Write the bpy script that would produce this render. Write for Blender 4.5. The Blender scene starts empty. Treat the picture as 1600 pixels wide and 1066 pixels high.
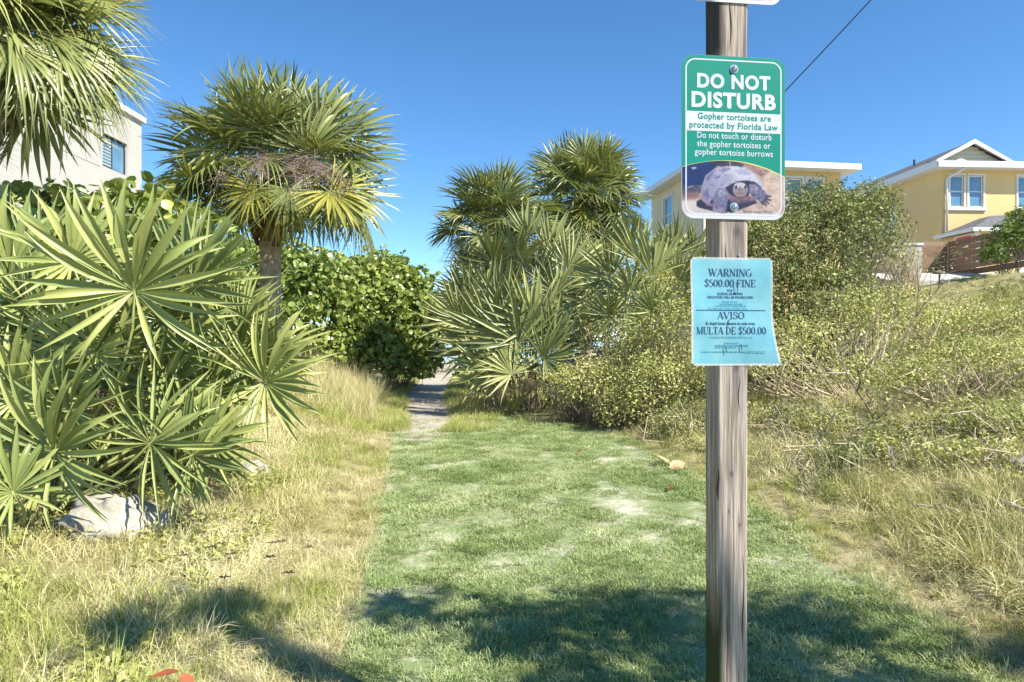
import bpy, math, random
import numpy as np
from mathutils import Vector, Matrix, noise as mnoise

random.seed(11)
rng = np.random.default_rng(11)
scene = bpy.context.scene
COL = scene.collection
R = math.radians
PI = math.pi

# ------------------------------------------------------------------ camera, sky, sun, exposure
CAM_Z = 1.5
FPX = 1067.0                      # 24 mm on a 36 mm frame, in pixels of the 1600 px wide photograph
cam_d = bpy.data.cameras.new('camera'); cam = bpy.data.objects.new('camera', cam_d); COL.objects.link(cam)
cam.location = (0, 0, CAM_Z); cam.rotation_euler = (R(90), 0, 0)
cam_d.lens = 24; cam_d.sensor_width = 36; cam_d.clip_start = 0.05; cam_d.clip_end = 6000
scene.camera = cam

SUN = Vector((0.763, -0.546, 1.0)).normalized()          # towards the sun: behind the camera, to the right
SUN_EL = math.asin(SUN.z); SUN_AZ = math.atan2(SUN.x, SUN.y)
w = bpy.data.worlds.new('World'); scene.world = w; w.use_nodes = True
wn = w.node_tree; wn.nodes.clear()
wo = wn.nodes.new('ShaderNodeOutputWorld'); wb = wn.nodes.new('ShaderNodeBackground'); ws = wn.nodes.new('ShaderNodeTexSky')
ws.sky_type = 'NISHITA'; ws.sun_disc = False; ws.sun_elevation = SUN_EL; ws.sun_rotation = SUN_AZ
ws.air_density = 0.75; ws.dust_density = 0.0; ws.ozone_density = 4.5; ws.altitude = 0
wb.inputs['Strength'].default_value = 0.128
wh = wn.nodes.new('ShaderNodeHueSaturation'); wh.inputs['Saturation'].default_value = 1.15; wh.inputs['Hue'].default_value = 0.496
wn.links.new(ws.outputs[0], wh.inputs['Color']); wn.links.new(wh.outputs[0], wb.inputs[0]); wn.links.new(wb.outputs[0], wo.inputs[0])
sd = bpy.data.lights.new('sun', 'SUN'); sd.energy = 5.0; sd.angle = R(0.55); sd.color = (1.0, 0.95, 0.85)
sun = bpy.data.objects.new('sun', sd); COL.objects.link(sun)
sun.rotation_euler = SUN.to_track_quat('Z', 'Y').to_euler(); sun.location = SUN * 60
scene.view_settings.view_transform = 'Standard'; scene.view_settings.look = 'None'
scene.view_settings.gamma = 1.0; scene.view_settings.use_curve_mapping = False
scene.view_settings.exposure = 0.86
scene.render.engine = 'CYCLES'
scene.cycles.max_bounces = 6; scene.cycles.diffuse_bounces = 3; scene.cycles.glossy_bounces = 2; scene.cycles.transmission_bounces = 3; scene.cycles.transparent_max_bounces = 6

# ------------------------------------------------------------------ helpers
def P(px, py, d):
    """a pixel of the photograph at distance d along the view axis"""
    return Vector(((px - 800) / FPX * d, d, CAM_Z + (533 - py) / FPX * d))

def lin(r, g, b):
    f = lambda c: (c / 255 / 12.92) if c / 255 <= 0.04045 else ((c / 255 + 0.055) / 1.055) ** 2.4
    return (f(r), f(g), f(b))

def tag(o, label=None, cat=None, group=None, kind=None):
    if label: o['label'] = label
    if cat: o['category'] = cat
    if group: o['group'] = group
    if kind: o['kind'] = kind
    return o

def thing(name, label, cat, loc=(0, 0, 0), rz=0.0, group=None):
    o = bpy.data.objects.new(name, None); COL.objects.link(o)
    o.empty_display_size = 0.1
    o.location = loc; o.rotation_euler = (0, 0, rz)
    return tag(o, label, cat, group)

def np_mesh(name, V, F, mats=(), smooth=False):
    V = np.asarray(V, dtype=np.float32).reshape(-1, 3); F = np.asarray(F, dtype=np.int32)
    me = bpy.data.meshes.new(name)
    n, k = F.shape
    me.vertices.add(len(V)); me.vertices.foreach_set('co', V.ravel())
    me.loops.add(n * k); me.loops.foreach_set('vertex_index', F.ravel())
    me.polygons.add(n); me.polygons.foreach_set('loop_start', np.arange(0, n * k, k, dtype=np.int32))
    try: me.polygons.foreach_set('loop_total', np.full(n, k, dtype=np.int32))
    except Exception: pass
    me.update(calc_edges=True); me.validate()
    if smooth: me.polygons.foreach_set('use_smooth', np.ones(len(me.polygons), dtype=bool))
    for m in mats: me.materials.append(m)
    return me

def put(name, me, parent=None, loc=(0, 0, 0), rot=(0, 0, 0)):
    o = bpy.data.objects.new(name, me); COL.objects.link(o)
    o.location = loc; o.rotation_euler = rot
    if parent is not None: o.parent = parent
    return o

class MB:
    """collects polygons, builds them as one mesh"""
    def __init__(s): s.v = []; s.f = []; s.m = []
    def add(s, vs, fs, mi=0):
        b = len(s.v); s.v += [tuple(q) for q in vs]
        for f in fs: s.f.append(tuple(b + i for i in f)); s.m.append(mi)
    def box(s, x0, x1, y0, y1, z0, z1, mi=0):
        s.add([(x0,y0,z0),(x1,y0,z0),(x1,y1,z0),(x0,y1,z0),(x0,y0,z1),(x1,y0,z1),(x1,y1,z1),(x0,y1,z1)],
              [(0,3,2,1),(4,5,6,7),(0,1,5,4),(1,2,6,5),(2,3,7,6),(3,0,4,7)], mi)
    def tube(s, pts, rad, sides=6, mi=0, cap=True):
        pts = [Vector(p) for p in pts]; n = len(pts)
        if not hasattr(rad, '__len__'): rad = [rad] * n
        rings = []
        for i, p in enumerate(pts):
            t = (pts[min(i + 1, n - 1)] - pts[max(i - 1, 0)])
            t = t.normalized() if t.length > 1e-9 else Vector((0, 0, 1))
            a = Vector((1, 0, 0)) if abs(t.x) < 0.8 else Vector((0, 1, 0))
            u = t.cross(a).normalized(); w_ = t.cross(u)
            rings.append([p + (u * math.cos(2*PI*k/sides) + w_ * math.sin(2*PI*k/sides)) * rad[i] for k in range(sides)])
        b = len(s.v)
        for r_ in rings: s.v += [tuple(q) for q in r_]
        for i in range(n - 1):
            for k in range(sides):
                k2 = (k + 1) % sides
                s.f.append((b+i*sides+k, b+i*sides+k2, b+(i+1)*sides+k2, b+(i+1)*sides+k)); s.m.append(mi)
        if cap:
            s.f.append(tuple(b + k for k in range(sides))[::-1]); s.m.append(mi)
            s.f.append(tuple(b + (n-1)*sides + k for k in range(sides))); s.m.append(mi)
    def build(s, name, mats, parent=None, loc=(0, 0, 0), rot=(0, 0, 0), smooth=False, bevel=0):
        me = bpy.data.meshes.new(name); me.from_pydata(s.v, [], s.f); me.update()
        if not isinstance(mats, (list, tuple)): mats = [mats]
        for m in mats: me.materials.append(m)
        me.polygons.foreach_set('material_index', s.m)
        if smooth: me.polygons.foreach_set('use_smooth', [True] * len(me.polygons))
        o = put(name, me, parent, loc, rot)
        if bevel:
            md = o.modifiers.new('bevel', 'BEVEL'); md.width = bevel; md.segments = 2; md.limit_method = 'ANGLE'
        return o

# ------------------------------------------------------------------ materials
def new_mat(name):
    m = bpy.data.materials.new(name); m.use_nodes = True
    nt = m.node_tree; nt.nodes.clear()
    return m, nt, nt.nodes.new('ShaderNodeOutputMaterial')

def N(nt, t, **kw):
    n = nt.nodes.new(t)
    for k, v in kw.items():
        if k in n.inputs: n.inputs[k].default_value = v
        else: setattr(n, k, v)
    return n

def ramp(nt, fac, stops, interp='LINEAR'):
    r_ = nt.nodes.new('ShaderNodeValToRGB'); r_.color_ramp.interpolation = interp
    el = r_.color_ramp.elements
    while len(el) < len(stops): el.new(0.5)
    for e, (p, c) in zip(el, stops): e.position = p; e.color = (*c, 1) if len(c) == 3 else c
    nt.links.new(fac, r_.inputs[0]); return r_.outputs[0]

def mixc(nt, fac, a, b, blend='MIX'):
    m = nt.nodes.new('ShaderNodeMix'); m.data_type = 'RGBA'; m.blend_type = blend
    for s, v in ((m.inputs[0], fac), (m.inputs[6], a), (m.inputs[7], b)):
        if hasattr(v, 'is_linked'): nt.links.new(v, s)
        elif isinstance(v, (int, float)): s.default_value = v
        else: s.default_value = (*v, 1)
    return m.outputs[2]

def mth(nt, op, a, b=0.0, clamp=False):
    m = nt.nodes.new('ShaderNodeMath'); m.operation = op; m.use_clamp = clamp
    for s, v in ((m.inputs[0], a), (m.inputs[1], b)):
        if hasattr(v, 'is_linked'): nt.links.new(v, s)
        else: s.default_value = v
    return m.outputs[0]

def leaf_mat(name, stops, trans=0.3, rough=0.5, spec=0.35, obj_rand=0.35, isl_rand=0.5, noise_scale=0.0, noise_amt=0.5):
    """foliage: colour varies leaf by leaf, plant by plant and in drifts; thin, lets light through"""
    m, nt, out = new_mat(name)
    g = N(nt, 'ShaderNodeNewGeometry'); oi = N(nt, 'ShaderNodeObjectInfo')
    f = mth(nt, 'MULTIPLY', g.outputs['Random Per Island'], isl_rand)
    f = mth(nt, 'ADD', f, mth(nt, 'MULTIPLY', oi.outputs['Random'], obj_rand))
    tot = isl_rand + obj_rand
    if noise_scale:
        nz = N(nt, 'ShaderNodeTexNoise', Scale=noise_scale, Detail=3.0)
        nt.links.new(g.outputs['Position'], nz.inputs['Vector'])
        st = mth(nt, 'ADD', mth(nt, 'MULTIPLY', nz.outputs[0], 2.4), -0.7, clamp=True)
        f = mth(nt, 'ADD', f, mth(nt, 'MULTIPLY', st, noise_amt))
        tot += noise_amt
    f = mth(nt, 'DIVIDE', f, tot, clamp=True)
    c = ramp(nt, f, stops)
    pb = N(nt, 'ShaderNodeBsdfPrincipled', Roughness=rough)
    pb.inputs['Specular IOR Level'].default_value = spec
    nt.links.new(c, pb.inputs['Base Color'])
    tr = N(nt, 'ShaderNodeBsdfTranslucent')
    nt.links.new(mixc(nt, 0.35, c, (0.55, 0.6, 0.08), 'MIX'), tr.inputs[0])
    mx = N(nt, 'ShaderNodeMixShader'); mx.inputs[0].default_value = trans
    nt.links.new(pb.outputs[0], mx.inputs[1]); nt.links.new(tr.outputs[0], mx.inputs[2])
    nt.links.new(mx.outputs[0], out.inputs[0])
    return m

def flat_mat(name, col, rough=0.6, spec=0.4, noise=0.0, scale=8.0, metal=0.0, bump=0.0, bscale=60.0):
    m, nt, out = new_mat(name)
    pb = N(nt, 'ShaderNodeBsdfPrincipled', Roughness=rough, Metallic=metal)
    pb.inputs['Specular IOR Level'].default_value = spec
    tc = N(nt, 'ShaderNodeTexCoord')
    if noise:
        nz = N(nt, 'ShaderNodeTexNoise', Scale=scale, Detail=6.0, Roughness=0.65)
        nt.links.new(tc.outputs['Object'], nz.inputs['Vector'])
        d = tuple(max(0, c * (1 - noise)) for c in col); l = tuple(min(1, c * (1 + noise * 0.7)) for c in col)
        nt.links.new(ramp(nt, nz.outputs[0], [(0.3, d), (0.7, l)]), pb.inputs['Base Color'])
    else: pb.inputs['Base Color'].default_value = (*col, 1)
    if bump:
        bz = N(nt, 'ShaderNodeTexNoise', Scale=bscale, Detail=4.0); nt.links.new(tc.outputs['Object'], bz.inputs['Vector'])
        bp = N(nt, 'ShaderNodeBump', Strength=bump, Distance=0.02); nt.links.new(bz.outputs[0], bp.inputs['Height'])
        nt.links.new(bp.outputs[0], pb.inputs['Normal'])
    nt.links.new(pb.outputs[0], out.inputs[0])
    return m

def ground_mat(name, cols, s1=0.7, s2=14.0, bump=0.5):
    """soil, sand or thatch: broad drifts times fine litter"""
    m, nt, out = new_mat(name)
    g = N(nt, 'ShaderNodeNewGeometry')
    a = N(nt, 'ShaderNodeTexNoise', Scale=s1, Detail=5.0, Roughness=0.6); b = N(nt, 'ShaderNodeTexNoise', Scale=s2, Detail=8.0, Roughness=0.75)
    for q in (a, b): nt.links.new(g.outputs['Position'], q.inputs['Vector'])
    f = mth(nt, 'ADD', mth(nt, 'MULTIPLY', a.outputs[0], 0.55), mth(nt, 'MULTIPLY', b.outputs[0], 0.45))
    c = ramp(nt, f, cols)
    pb = N(nt, 'ShaderNodeBsdfPrincipled', Roughness=0.95); pb.inputs['Specular IOR Level'].default_value = 0.1
    nt.links.new(c, pb.inputs['Base Color'])
    bp = N(nt, 'ShaderNodeBump', Strength=bump, Distance=0.03); nt.links.new(b.outputs[0], bp.inputs['Height'])
    nt.links.new(bp.outputs[0], pb.inputs['Normal']); nt.links.new(pb.outputs[0], out.inputs[0])
    return m

M = {}
M['thatch'] = ground_mat('dry_thatch', [(0.3, (0.13, 0.11, 0.05)), (0.5, (0.30, 0.255, 0.125)), (0.7, (0.50, 0.44, 0.27))])
M['lawn_soil'] = ground_mat('lawn_soil', [(0.32, (0.14, 0.19, 0.08)), (0.47, (0.24, 0.29, 0.13)), (0.56, (0.44, 0.43, 0.29)), (0.66, (0.66, 0.62, 0.52))], s1=2.4)
M['sand'] = ground_mat('pale_sand', [(0.3, (0.24, 0.20, 0.15)), (0.5, (0.42, 0.37, 0.30)), (0.7, (0.56, 0.51, 0.43))], s1=1.6, s2=9)
M['concrete'] = ground_mat('pale_concrete', [(0.3, (0.42, 0.39, 0.33)), (0.6, (0.58, 0.55, 0.48)), (0.8, (0.64, 0.61, 0.55))], s1=0.5, s2=9, bump=0.15)
M['water'] = flat_mat('sea_water', (0.05, 0.16, 0.2), rough=0.12, spec=0.5)
M['rock'] = flat_mat('weathered_rock', (0.42, 0.39, 0.32), rough=0.95, spec=0.15, noise=0.6, scale=5, bump=0.9, bscale=14)

# foliage
M['palmetto'] = leaf_mat('palmetto_blade', [(0.0, (0.14, 0.19, 0.06)), (0.45, (0.29, 0.34, 0.105)), (1.0, (0.54, 0.55, 0.18))], trans=0.15, rough=0.36, spec=0.5, isl_rand=0.6, obj_rand=0.5)
M['palmetto_grey'] = leaf_mat('palmetto_grey_blade', [(0.0, (0.12, 0.15, 0.05)), (0.45, (0.26, 0.285, 0.095)), (1.0, (0.52, 0.51, 0.19))], trans=0.14, rough=0.36, spec=0.55, isl_rand=0.6, obj_rand=0.5)
M['palmetto_dead'] = leaf_mat('palmetto_dead_blade', [(0.0, (0.16, 0.115, 0.07)), (0.5, (0.30, 0.23, 0.15)), (1.0, (0.42, 0.34, 0.24))], trans=0.15, rough=0.8, spec=0.15)
M['sabal'] = leaf_mat('sabal_blade', [(0.0, (0.075, 0.11, 0.035)), (0.45, (0.19, 0.22, 0.065)), (1.0, (0.46, 0.46, 0.16))], trans=0.18, rough=0.33, spec=0.6, isl_rand=0.7, obj_rand=0.5)
M['sabal_yellow'] = leaf_mat('sabal_yellow_blade', [(0.0, (0.28, 0.29, 0.06)), (0.5, (0.42, 0.39, 0.075)), (1.0, (0.55, 0.49, 0.12))], trans=0.3, rough=0.45)
M['petiole'] = leaf_mat('petiole_green', [(0, (0.28, 0.33, 0.10)), (1, (0.40, 0.42, 0.15))], trans=0.05, rough=0.45)
M['petiole_dead'] = leaf_mat('petiole_brown', [(0, (0.20, 0.14, 0.08)), (1, (0.34, 0.26, 0.17))], trans=0.03, rough=0.8)
M['fruit'] = leaf_mat('fruit_stalks', [(0, (0.17, 0.12, 0.105)), (0.5, (0.29, 0.21, 0.175)), (1, (0.44, 0.33, 0.25))], trans=0.05, rough=0.8, spec=0.1)
M['grape'] = leaf_mat('sea_grape_leaf', [(0.0, (0.11, 0.165, 0.04)), (0.4, (0.24, 0.32, 0.075)), (0.75, (0.41, 0.45, 0.12)), (1.0, (0.60, 0.56, 0.17))], trans=0.2, rough=0.35, spec=0.5, isl_rand=0.7, noise_scale=0.9, noise_amt=0.4)
M['bush'] = leaf_mat('bush_leaf', [(0.0, (0.065, 0.09, 0.028)), (0.4, (0.155, 0.185, 0.055)), (0.7, (0.31, 0.325, 0.105)), (1.0, (0.56, 0.53, 0.25))], trans=0.16, rough=0.55, isl_rand=0.8, noise_scale=1.3, noise_amt=0.6)
M['vine'] = leaf_mat('vine_leaf', [(0.0, (0.14, 0.165, 0.045)), (0.35, (0.32, 0.345, 0.095)), (0.65, (0.53, 0.52, 0.17)), (1.0, (0.78, 0.72, 0.38))], trans=0.18, rough=0.55, isl_rand=0.8, noise_scale=1.3, noise_amt=0.5)
M['dark_leaf'] = leaf_mat('glossy_dark_leaf', [(0.0, (0.045, 0.085, 0.02)), (0.6, (0.10, 0.17, 0.035)), (1.0, (0.24, 0.29, 0.06))], trans=0.22, rough=0.4, isl_rand=0.8)
M['twig'] = flat_mat('grey_twig', (0.25, 0.20, 0.155), rough=0.9, spec=0.1, noise=0.4, scale=6)
M['pale_twig'] = flat_mat('bleached_twig', (0.55, 0.46, 0.33), rough=0.9, spec=0.1, noise=0.3, scale=9)
M['lawn'] = leaf_mat('lawn_grass', [(0.0, (0.12, 0.19, 0.06)), (0.35, (0.22, 0.31, 0.10)), (0.6, (0.38, 0.44, 0.18)), (1.0, (0.72, 0.68, 0.46))], trans=0.2, rough=0.6, spec=0.2, isl_rand=0.6, obj_rand=0.25, noise_scale=1.1, noise_amt=0.45)
M['straw'] = leaf_mat('straw_grass', [(0.0, (0.19, 0.20, 0.055)), (0.3, (0.42, 0.39, 0.14)), (0.55, (0.66, 0.585, 0.32)), (1.0, (0.82, 0.74, 0.52))], trans=0.15, rough=0.65, spec=0.2, isl_rand=0.55, obj_rand=0.3, noise_scale=0.8, noise_amt=0.6)
M['green_grass'] = leaf_mat('rank_green_grass', [(0.0, (0.18, 0.25, 0.05)), (0.5, (0.40, 0.44, 0.11)), (1.0, (0.62, 0.60, 0.26))], trans=0.25, rough=0.6, spec=0.2, isl_rand=0.55, obj_rand=0.4)
M['seed'] = flat_mat('dark_seed_head', (0.07, 0.062, 0.04), rough=0.9, spec=0.1)

# ------------------------------------------------------------------ terrain
LE_Y = [0, 3.0, 4.03, 6.48, 12.6, 18.4, 28, 40]; LE_X = [-0.35, -0.745, -0.906, -1.21, -2.15, -3.0, -3.65, -4.0]
RE_Y = [0, 3.0, 4.36, 5.78, 7.73, 10.9, 13.0, 14.2]; RE_X = [2.0, 1.97, 2.04, 2.06, 1.88, 1.5, 0.2, -0.9]
def smooth0(t, k=0.5): return 0.5 * (t + np.sqrt(t * t + k * k)) - 0.5 * k * 0.15
def softmin(a, c, k=0.5): return c - smooth0(c - a, k)
def H(x, y):
    x = np.asarray(x, float); y = np.asarray(y, float)
    le = np.interp(y, LE_Y, LE_X)
    A = np.interp(y, [0, 4, 8, 15, 32, 60], [0.10, 0.12, 0.22, 0.42, 0.40, 0.1])
    zl = softmin(A * smooth0(le - 0.35 - x, 0.5), 1.5, 0.5)
    B = 0.17 + 0.004 * np.clip(y, 0, 28)
    zr = softmin(B * smooth0(x - 2.15, 0.6), 4.0, 0.35)
    z = np.maximum(zl, 0) + np.maximum(zr, 0)
    fade = np.clip((y - 44) / 18, 0, 1); fade = fade * fade * (3 - 2 * fade)
    return z * (1 - 0.9 * fade) - 4.0 * fade
def Hf(x, y): return float(H(x, y))

def axis(*segs):
    return np.concatenate([np.arange(a, b, s) for a, b, s in segs])
gx = axis((-900, -60, 60), (-60, -12, 2.0), (-12, 14, 0.16), (14, 60, 1.5), (60, 901, 60))
gy = axis((-60, 0, 4.0), (0, 16, 0.16), (16, 40, 0.5), (40, 80, 2.0), (80, 200, 20))
X, Y = np.meshgrid(gx, gy); Z = H(X, Y)
le = np.interp(Y, LE_Y, LE_X); re_ = np.interp(Y, RE_Y, RE_X)
off = np.clip(np.maximum(le - 0.6 - X, X - np.maximum(re_, le + 1.6) - 0.6), 0, 1)
bump = np.zeros_like(Z)
for fx, fy, a, ph in ((1.3, 1.7, .03, .3), (2.9, 2.3, .022, 1.9), (5.1, 6.3, .012, 4.0), (.5, .8, .06, 2.2)):
    bump += a * np.sin(fx * X + ph + 1.3 * np.sin(.7 * fy * Y)) * np.cos(fy * Y + ph * 2 + .9 * np.sin(.8 * fx * X))
Z = Z + bump * off
nx, ny = len(gx), len(gy)
idx = np.arange(nx * ny).reshape(ny, nx)
F = np.stack([idx[:-1, :-1], idx[:-1, 1:], idx[1:, 1:], idx[1:, :-1]], -1).reshape(-1, 4)
g = put('ground', np_mesh('ground', np.stack([X, Y, Z], -1), F, [M['thatch']], True))
tag(g, 'sandy dune ground covered in dry thatch', 'ground', kind='structure')

def sheet(name, ys, left, right, nacross, lift, mat):
    V = []; 
    for y, a, b in zip(ys, left, right):
        for k in range(nacross + 1):
            x = a + (b - a) * k / nacross; V.append((x, y, Hf(x, y) + lift))
    V = np.array(V); n = nacross + 1
    id_ = np.arange(len(V)).reshape(len(ys), n)
    F = np.stack([id_[:-1, :-1], id_[:-1, 1:], id_[1:, 1:], id_[1:, :-1]], -1).reshape(-1, 4)
    return put(name, np_mesh(name, V, F, [mat], True))
ly = np.arange(0.4, 13.6, 0.1)
lawn = sheet('lawn', ly, np.interp(ly, LE_Y, LE_X), np.interp(ly, RE_Y, RE_X) + .05 * np.sin(ly * 5) + .04 * np.sin(ly * 11), 24, 0.008, M['lawn_soil'])
tag(lawn, 'mown green lawn strip with bare sandy patches', 'lawn', kind='structure')
PY = np.arange(9.7, 46, 0.15)
PC = np.interp(PY, [10.9, 12.6, 18.4, 28, 46], [-1.40, -1.50, -2.35, -2.95, -3.3])
PW = np.interp(PY, [9.7, 10.4, 11.4, 12.6, 18.4, 28, 46], [0.03, 0.28, 0.45, 0.55, 0.66, 0.78, 1.0]) + .05 * np.sin(PY * 3.1) + .05 * np.sin(PY * 7.7)
path = sheet('path', PY, PC - PW, PC + PW, 8, 0.013, M['sand'])
tag(path, 'pale sandy footpath leading to the beach', 'path', kind='structure')
sea = MB(); sea.add([(-3000, 56, -2.6), (3000, 56, -2.6), (3000, 5000, -2.6), (-3000, 5000, -2.6)], [(0, 1, 2, 3)])
tag(sea.build('sea', M['water']), 'sea beyond the dunes', 'sea', kind='structure')
dv = MB()
dv.add([(14.6, 26.0, 3.80), (40, 26.0, 3.95), (40, 29.6, 4.62), (14.6, 29.6, 4.42), (14.6, 26.0, 2.6), (40, 26.0, 2.6), (40, 29.6, 2.6), (14.6, 29.6, 2.6)],
       [(0, 1, 2, 3), (0, 4, 5, 1), (1, 5, 6, 2), (2, 6, 7, 3), (3, 7, 4, 0)])
dv.add([(14.6, 29.6, 4.42), (40, 29.6, 4.62), (40, 52, 4.7), (14.6, 52, 4.5)], [(0, 1, 2, 3)])
tag(dv.build('driveway', M['concrete']), 'pale concrete driveway at the top of the bank', 'driveway', kind='structure')

# ------------------------------------------------------------------ houses
M['stucco_white'] = flat_mat('white_stucco', (0.50, 0.475, 0.42), rough=0.9, spec=0.15, noise=0.06, scale=0.7, bump=0.25, bscale=40)
M['stucco_yellow'] = flat_mat('yellow_stucco', (0.72, 0.53, 0.25), rough=0.9, spec=0.15, noise=0.07, scale=0.6, bump=0.25, bscale=40)
M['stucco_cream_shade'] = flat_mat('cream_shade_stucco', (0.70, 0.60, 0.42), rough=0.9, spec=0.15, noise=0.07, scale=0.6, bump=0.25, bscale=40)  # house sides: greyer than the yellow front, shade put into the colour
M['trim'] = flat_mat('white_trim', (0.70, 0.70, 0.68), rough=0.5, spec=0.4, noise=0.05, scale=3)
M['shingle'] = flat_mat('grey_shingle', (0.16, 0.157, 0.163), rough=0.95, spec=0.1, noise=0.45, scale=9)
M['siding'] = flat_mat('cream_siding', (0.72, 0.66, 0.50), rough=0.8, spec=0.2, noise=0.06, scale=2)
M['red'] = flat_mat('orange_red_paint', (0.66, 0.10, 0.035), rough=0.5, spec=0.4, noise=0.1)
M['dark_metal'] = flat_mat('dark_metal', (0.03, 0.03, 0.035), rough=0.5, spec=0.4)
def glass_mat(name, col, r2):
    m, nt, out = new_mat(name)
    tc = N(nt, 'ShaderNodeTexCoord'); nz = N(nt, 'ShaderNodeTexNoise', Scale=1.1, Detail=2.0)
    nt.links.new(tc.outputs['Object'], nz.inputs['Vector'])
    pb = N(nt, 'ShaderNodeBsdfPrincipled', Roughness=0.06); pb.inputs['Specular IOR Level'].default_value = 0.9
    nt.links.new(ramp(nt, nz.outputs[0], [(0.3, col), (0.7, r2)]), pb.inputs['Base Color'])
    nt.links.new(pb.outputs[0], out.inputs[0]); return m
M['glass'] = glass_mat('window_glass', (0.09, 0.20, 0.30), (0.16, 0.30, 0.42))  # blue base colour stands in for sky reflected in the panes
M['glass_dark'] = glass_mat('dark_window_glass', (0.03, 0.05, 0.06), (0.08, 0.12, 0.14))
M['blind'] = flat_mat('white_blind', (0.30, 0.38, 0.42), rough=0.7)

def wall_panel(name, parent, mat, p0, u, w_, h, holes, depth=0.12):
    """wall standing on p0, running along unit vector u; inside lies to the left of u turned by +90 degrees (away from the viewer)"""
    u = Vector(u).normalized(); inn = Vector((-u.y, u.x, 0)); p0 = Vector(p0)
    xs = sorted({0, w_, *[q for hl in holes for q in hl[:2]]}); zs = sorted({0, h, *[q for hl in holes for q in hl[2:4]]})
    mb = MB(); pt = lambda a, z, dd=0: p0 + u * a + Vector((0, 0, z)) + inn * dd
    for i in range(len(xs) - 1):
        for j in range(len(zs) - 1):
            cx, cz = (xs[i] + xs[i+1]) / 2, (zs[j] + zs[j+1]) / 2
            if any(hl[0] < cx < hl[1] and hl[2] < cz < hl[3] for hl in holes): continue
            mb.add([pt(xs[i], zs[j]), pt(xs[i+1], zs[j]), pt(xs[i+1], zs[j+1]), pt(xs[i], zs[j+1])], [(0, 1, 2, 3)])
    for a, b, c, d in [hl[:4] for hl in holes]:
        q = [(a, c), (b, c), (b, d), (a, d)]
        for k in range(4):
            (x0, z0), (x1, z1) = q[k], q[(k+1) % 4]
            mb.add([pt(x0, z0), pt(x0, z0, depth), pt(x1, z1, depth), pt(x1, z1)], [(0, 1, 2, 3)])
    return mb.build(name, mat, parent)

def window(parent, p0, u, a, b, c, d, rails=(0.5,), mull=(), depth=0.10, fw=0.07, gm=None, sill=True, trim=True):
    u = Vector(u).normalized(); inn = Vector((-u.y, u.x, 0)); p0 = Vector(p0)
    rot = math.atan2(u.y, u.x); org = p0 + u * a + Vector((0, 0, c))
    W_, H_ = b - a, d - c
    f = MB()
    y0, y1 = depth - 0.06, depth + 0.005
    f.box(0.004, W_-0.004, y0, y1, 0.004, fw); f.box(0.004, W_-0.004, y0, y1, H_-fw, H_-0.004)
    f.box(0.004, fw, y0, y1, fw, H_-fw); f.box(W_-fw, W_-0.004, y0, y1, fw, H_-fw)
    for r_ in rails: f.box(fw, W_-fw, y0+.01, y1, H_*r_-0.03, H_*r_+0.03)
    for r_ in mull: f.box(W_*r_-0.03, W_*r_+0.03, y0+.008, y1, fw, H_-fw)
    if trim:
        t = 0.09
        f.box(-t, W_+t, -0.035, -0.002, H_, H_+t); f.box(-t, -0.002, -0.035, -0.002, 0, H_-0.002); f.box(W_+0.002, W_+t, -0.035, -0.002, 0, H_-0.002)
    o = f.build('window', M['trim'], parent, org, (0, 0, rot))
    xs = [fw] + [W_*q for q in mull] + [W_-fw]; zs = [fw] + [H_*q for q in rails] + [H_-fw]
    for i in range(len(xs) - 1):
        for j in range(len(zs) - 1):
            p = MB(); p.box(xs[i]+.002, xs[i+1]-.002, depth-0.025+.003*j, depth-0.01+.003*j, zs[j], zs[j+1])
            p.build('pane', gm or M['glass'], o)
    if sill:
        s = MB(); s.box(-0.14, W_+0.14, -0.10, 0.0, -0.16, -0.004); s.build('sill', M['trim'], o)
    return o

# --- white building on the left, its long wall running beside the path
wb_ = thing('white_building', 'white stucco building with a dark framed window behind the palms', 'building', (-14, 12, 0))
wz0 = -12.0
lp = (0, 0, 0)
hole = (11.34, 12.85, 7.5, 8.65)
# wall facing +x : u must run so that its +90 turn points to -x  -> u = +y
wall_panel('wall', wb_, M['stucco_white'], (0, 0, 0), (0, 1, 0), 13.8, 9.75, [hole], 0.16)
mb = MB(); mb.add([(0, 13.8, 0), (-16, 13.8, 0), (-16, 13.8, 9.75), (0, 13.8, 9.75)], [(0, 1, 2, 3)]); mb.add([(0, 0, 0), (-16, 0, 0), (-16, 0, 9.75), (0, 0, 9.75)], [(3, 2, 1, 0)]); mb.add([(-16, 0, 0), (-16, 13.8, 0), (-16, 13.8, 9.75), (-16, 0, 9.75)], [(0, 1, 2, 3)])
mb.build('wall', M['stucco_white'], wb_)
mb = MB(); mb.box(-16.2, 0.12, -0.12, 13.92, 9.753, 9.95); mb.build('roof', M['trim'], wb_)
mb = MB(); mb.box(0.002, 0.012, 0.0, 11.2, 7.44, 7.475); mb.build('joint', flat_mat('joint_shadow', (0.50, 0.47, 0.42), 0.9), wb_)
wv = window(wb_, (0, 0, 0), (0, 1, 0), *hole, rails=(), mull=(0.46,), depth=0.14, fw=0.05, sill=False, trim=False)
wv.data.materials[0] = M['dark_metal']
for k in range(9):
    b_ = MB(); b_.box(0.06, 0.66, 0.092, 0.108, 0.09 + k*0.113, 0.17 + k*0.113); b_.build('blind_slat', M['blind'], wv)

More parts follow.
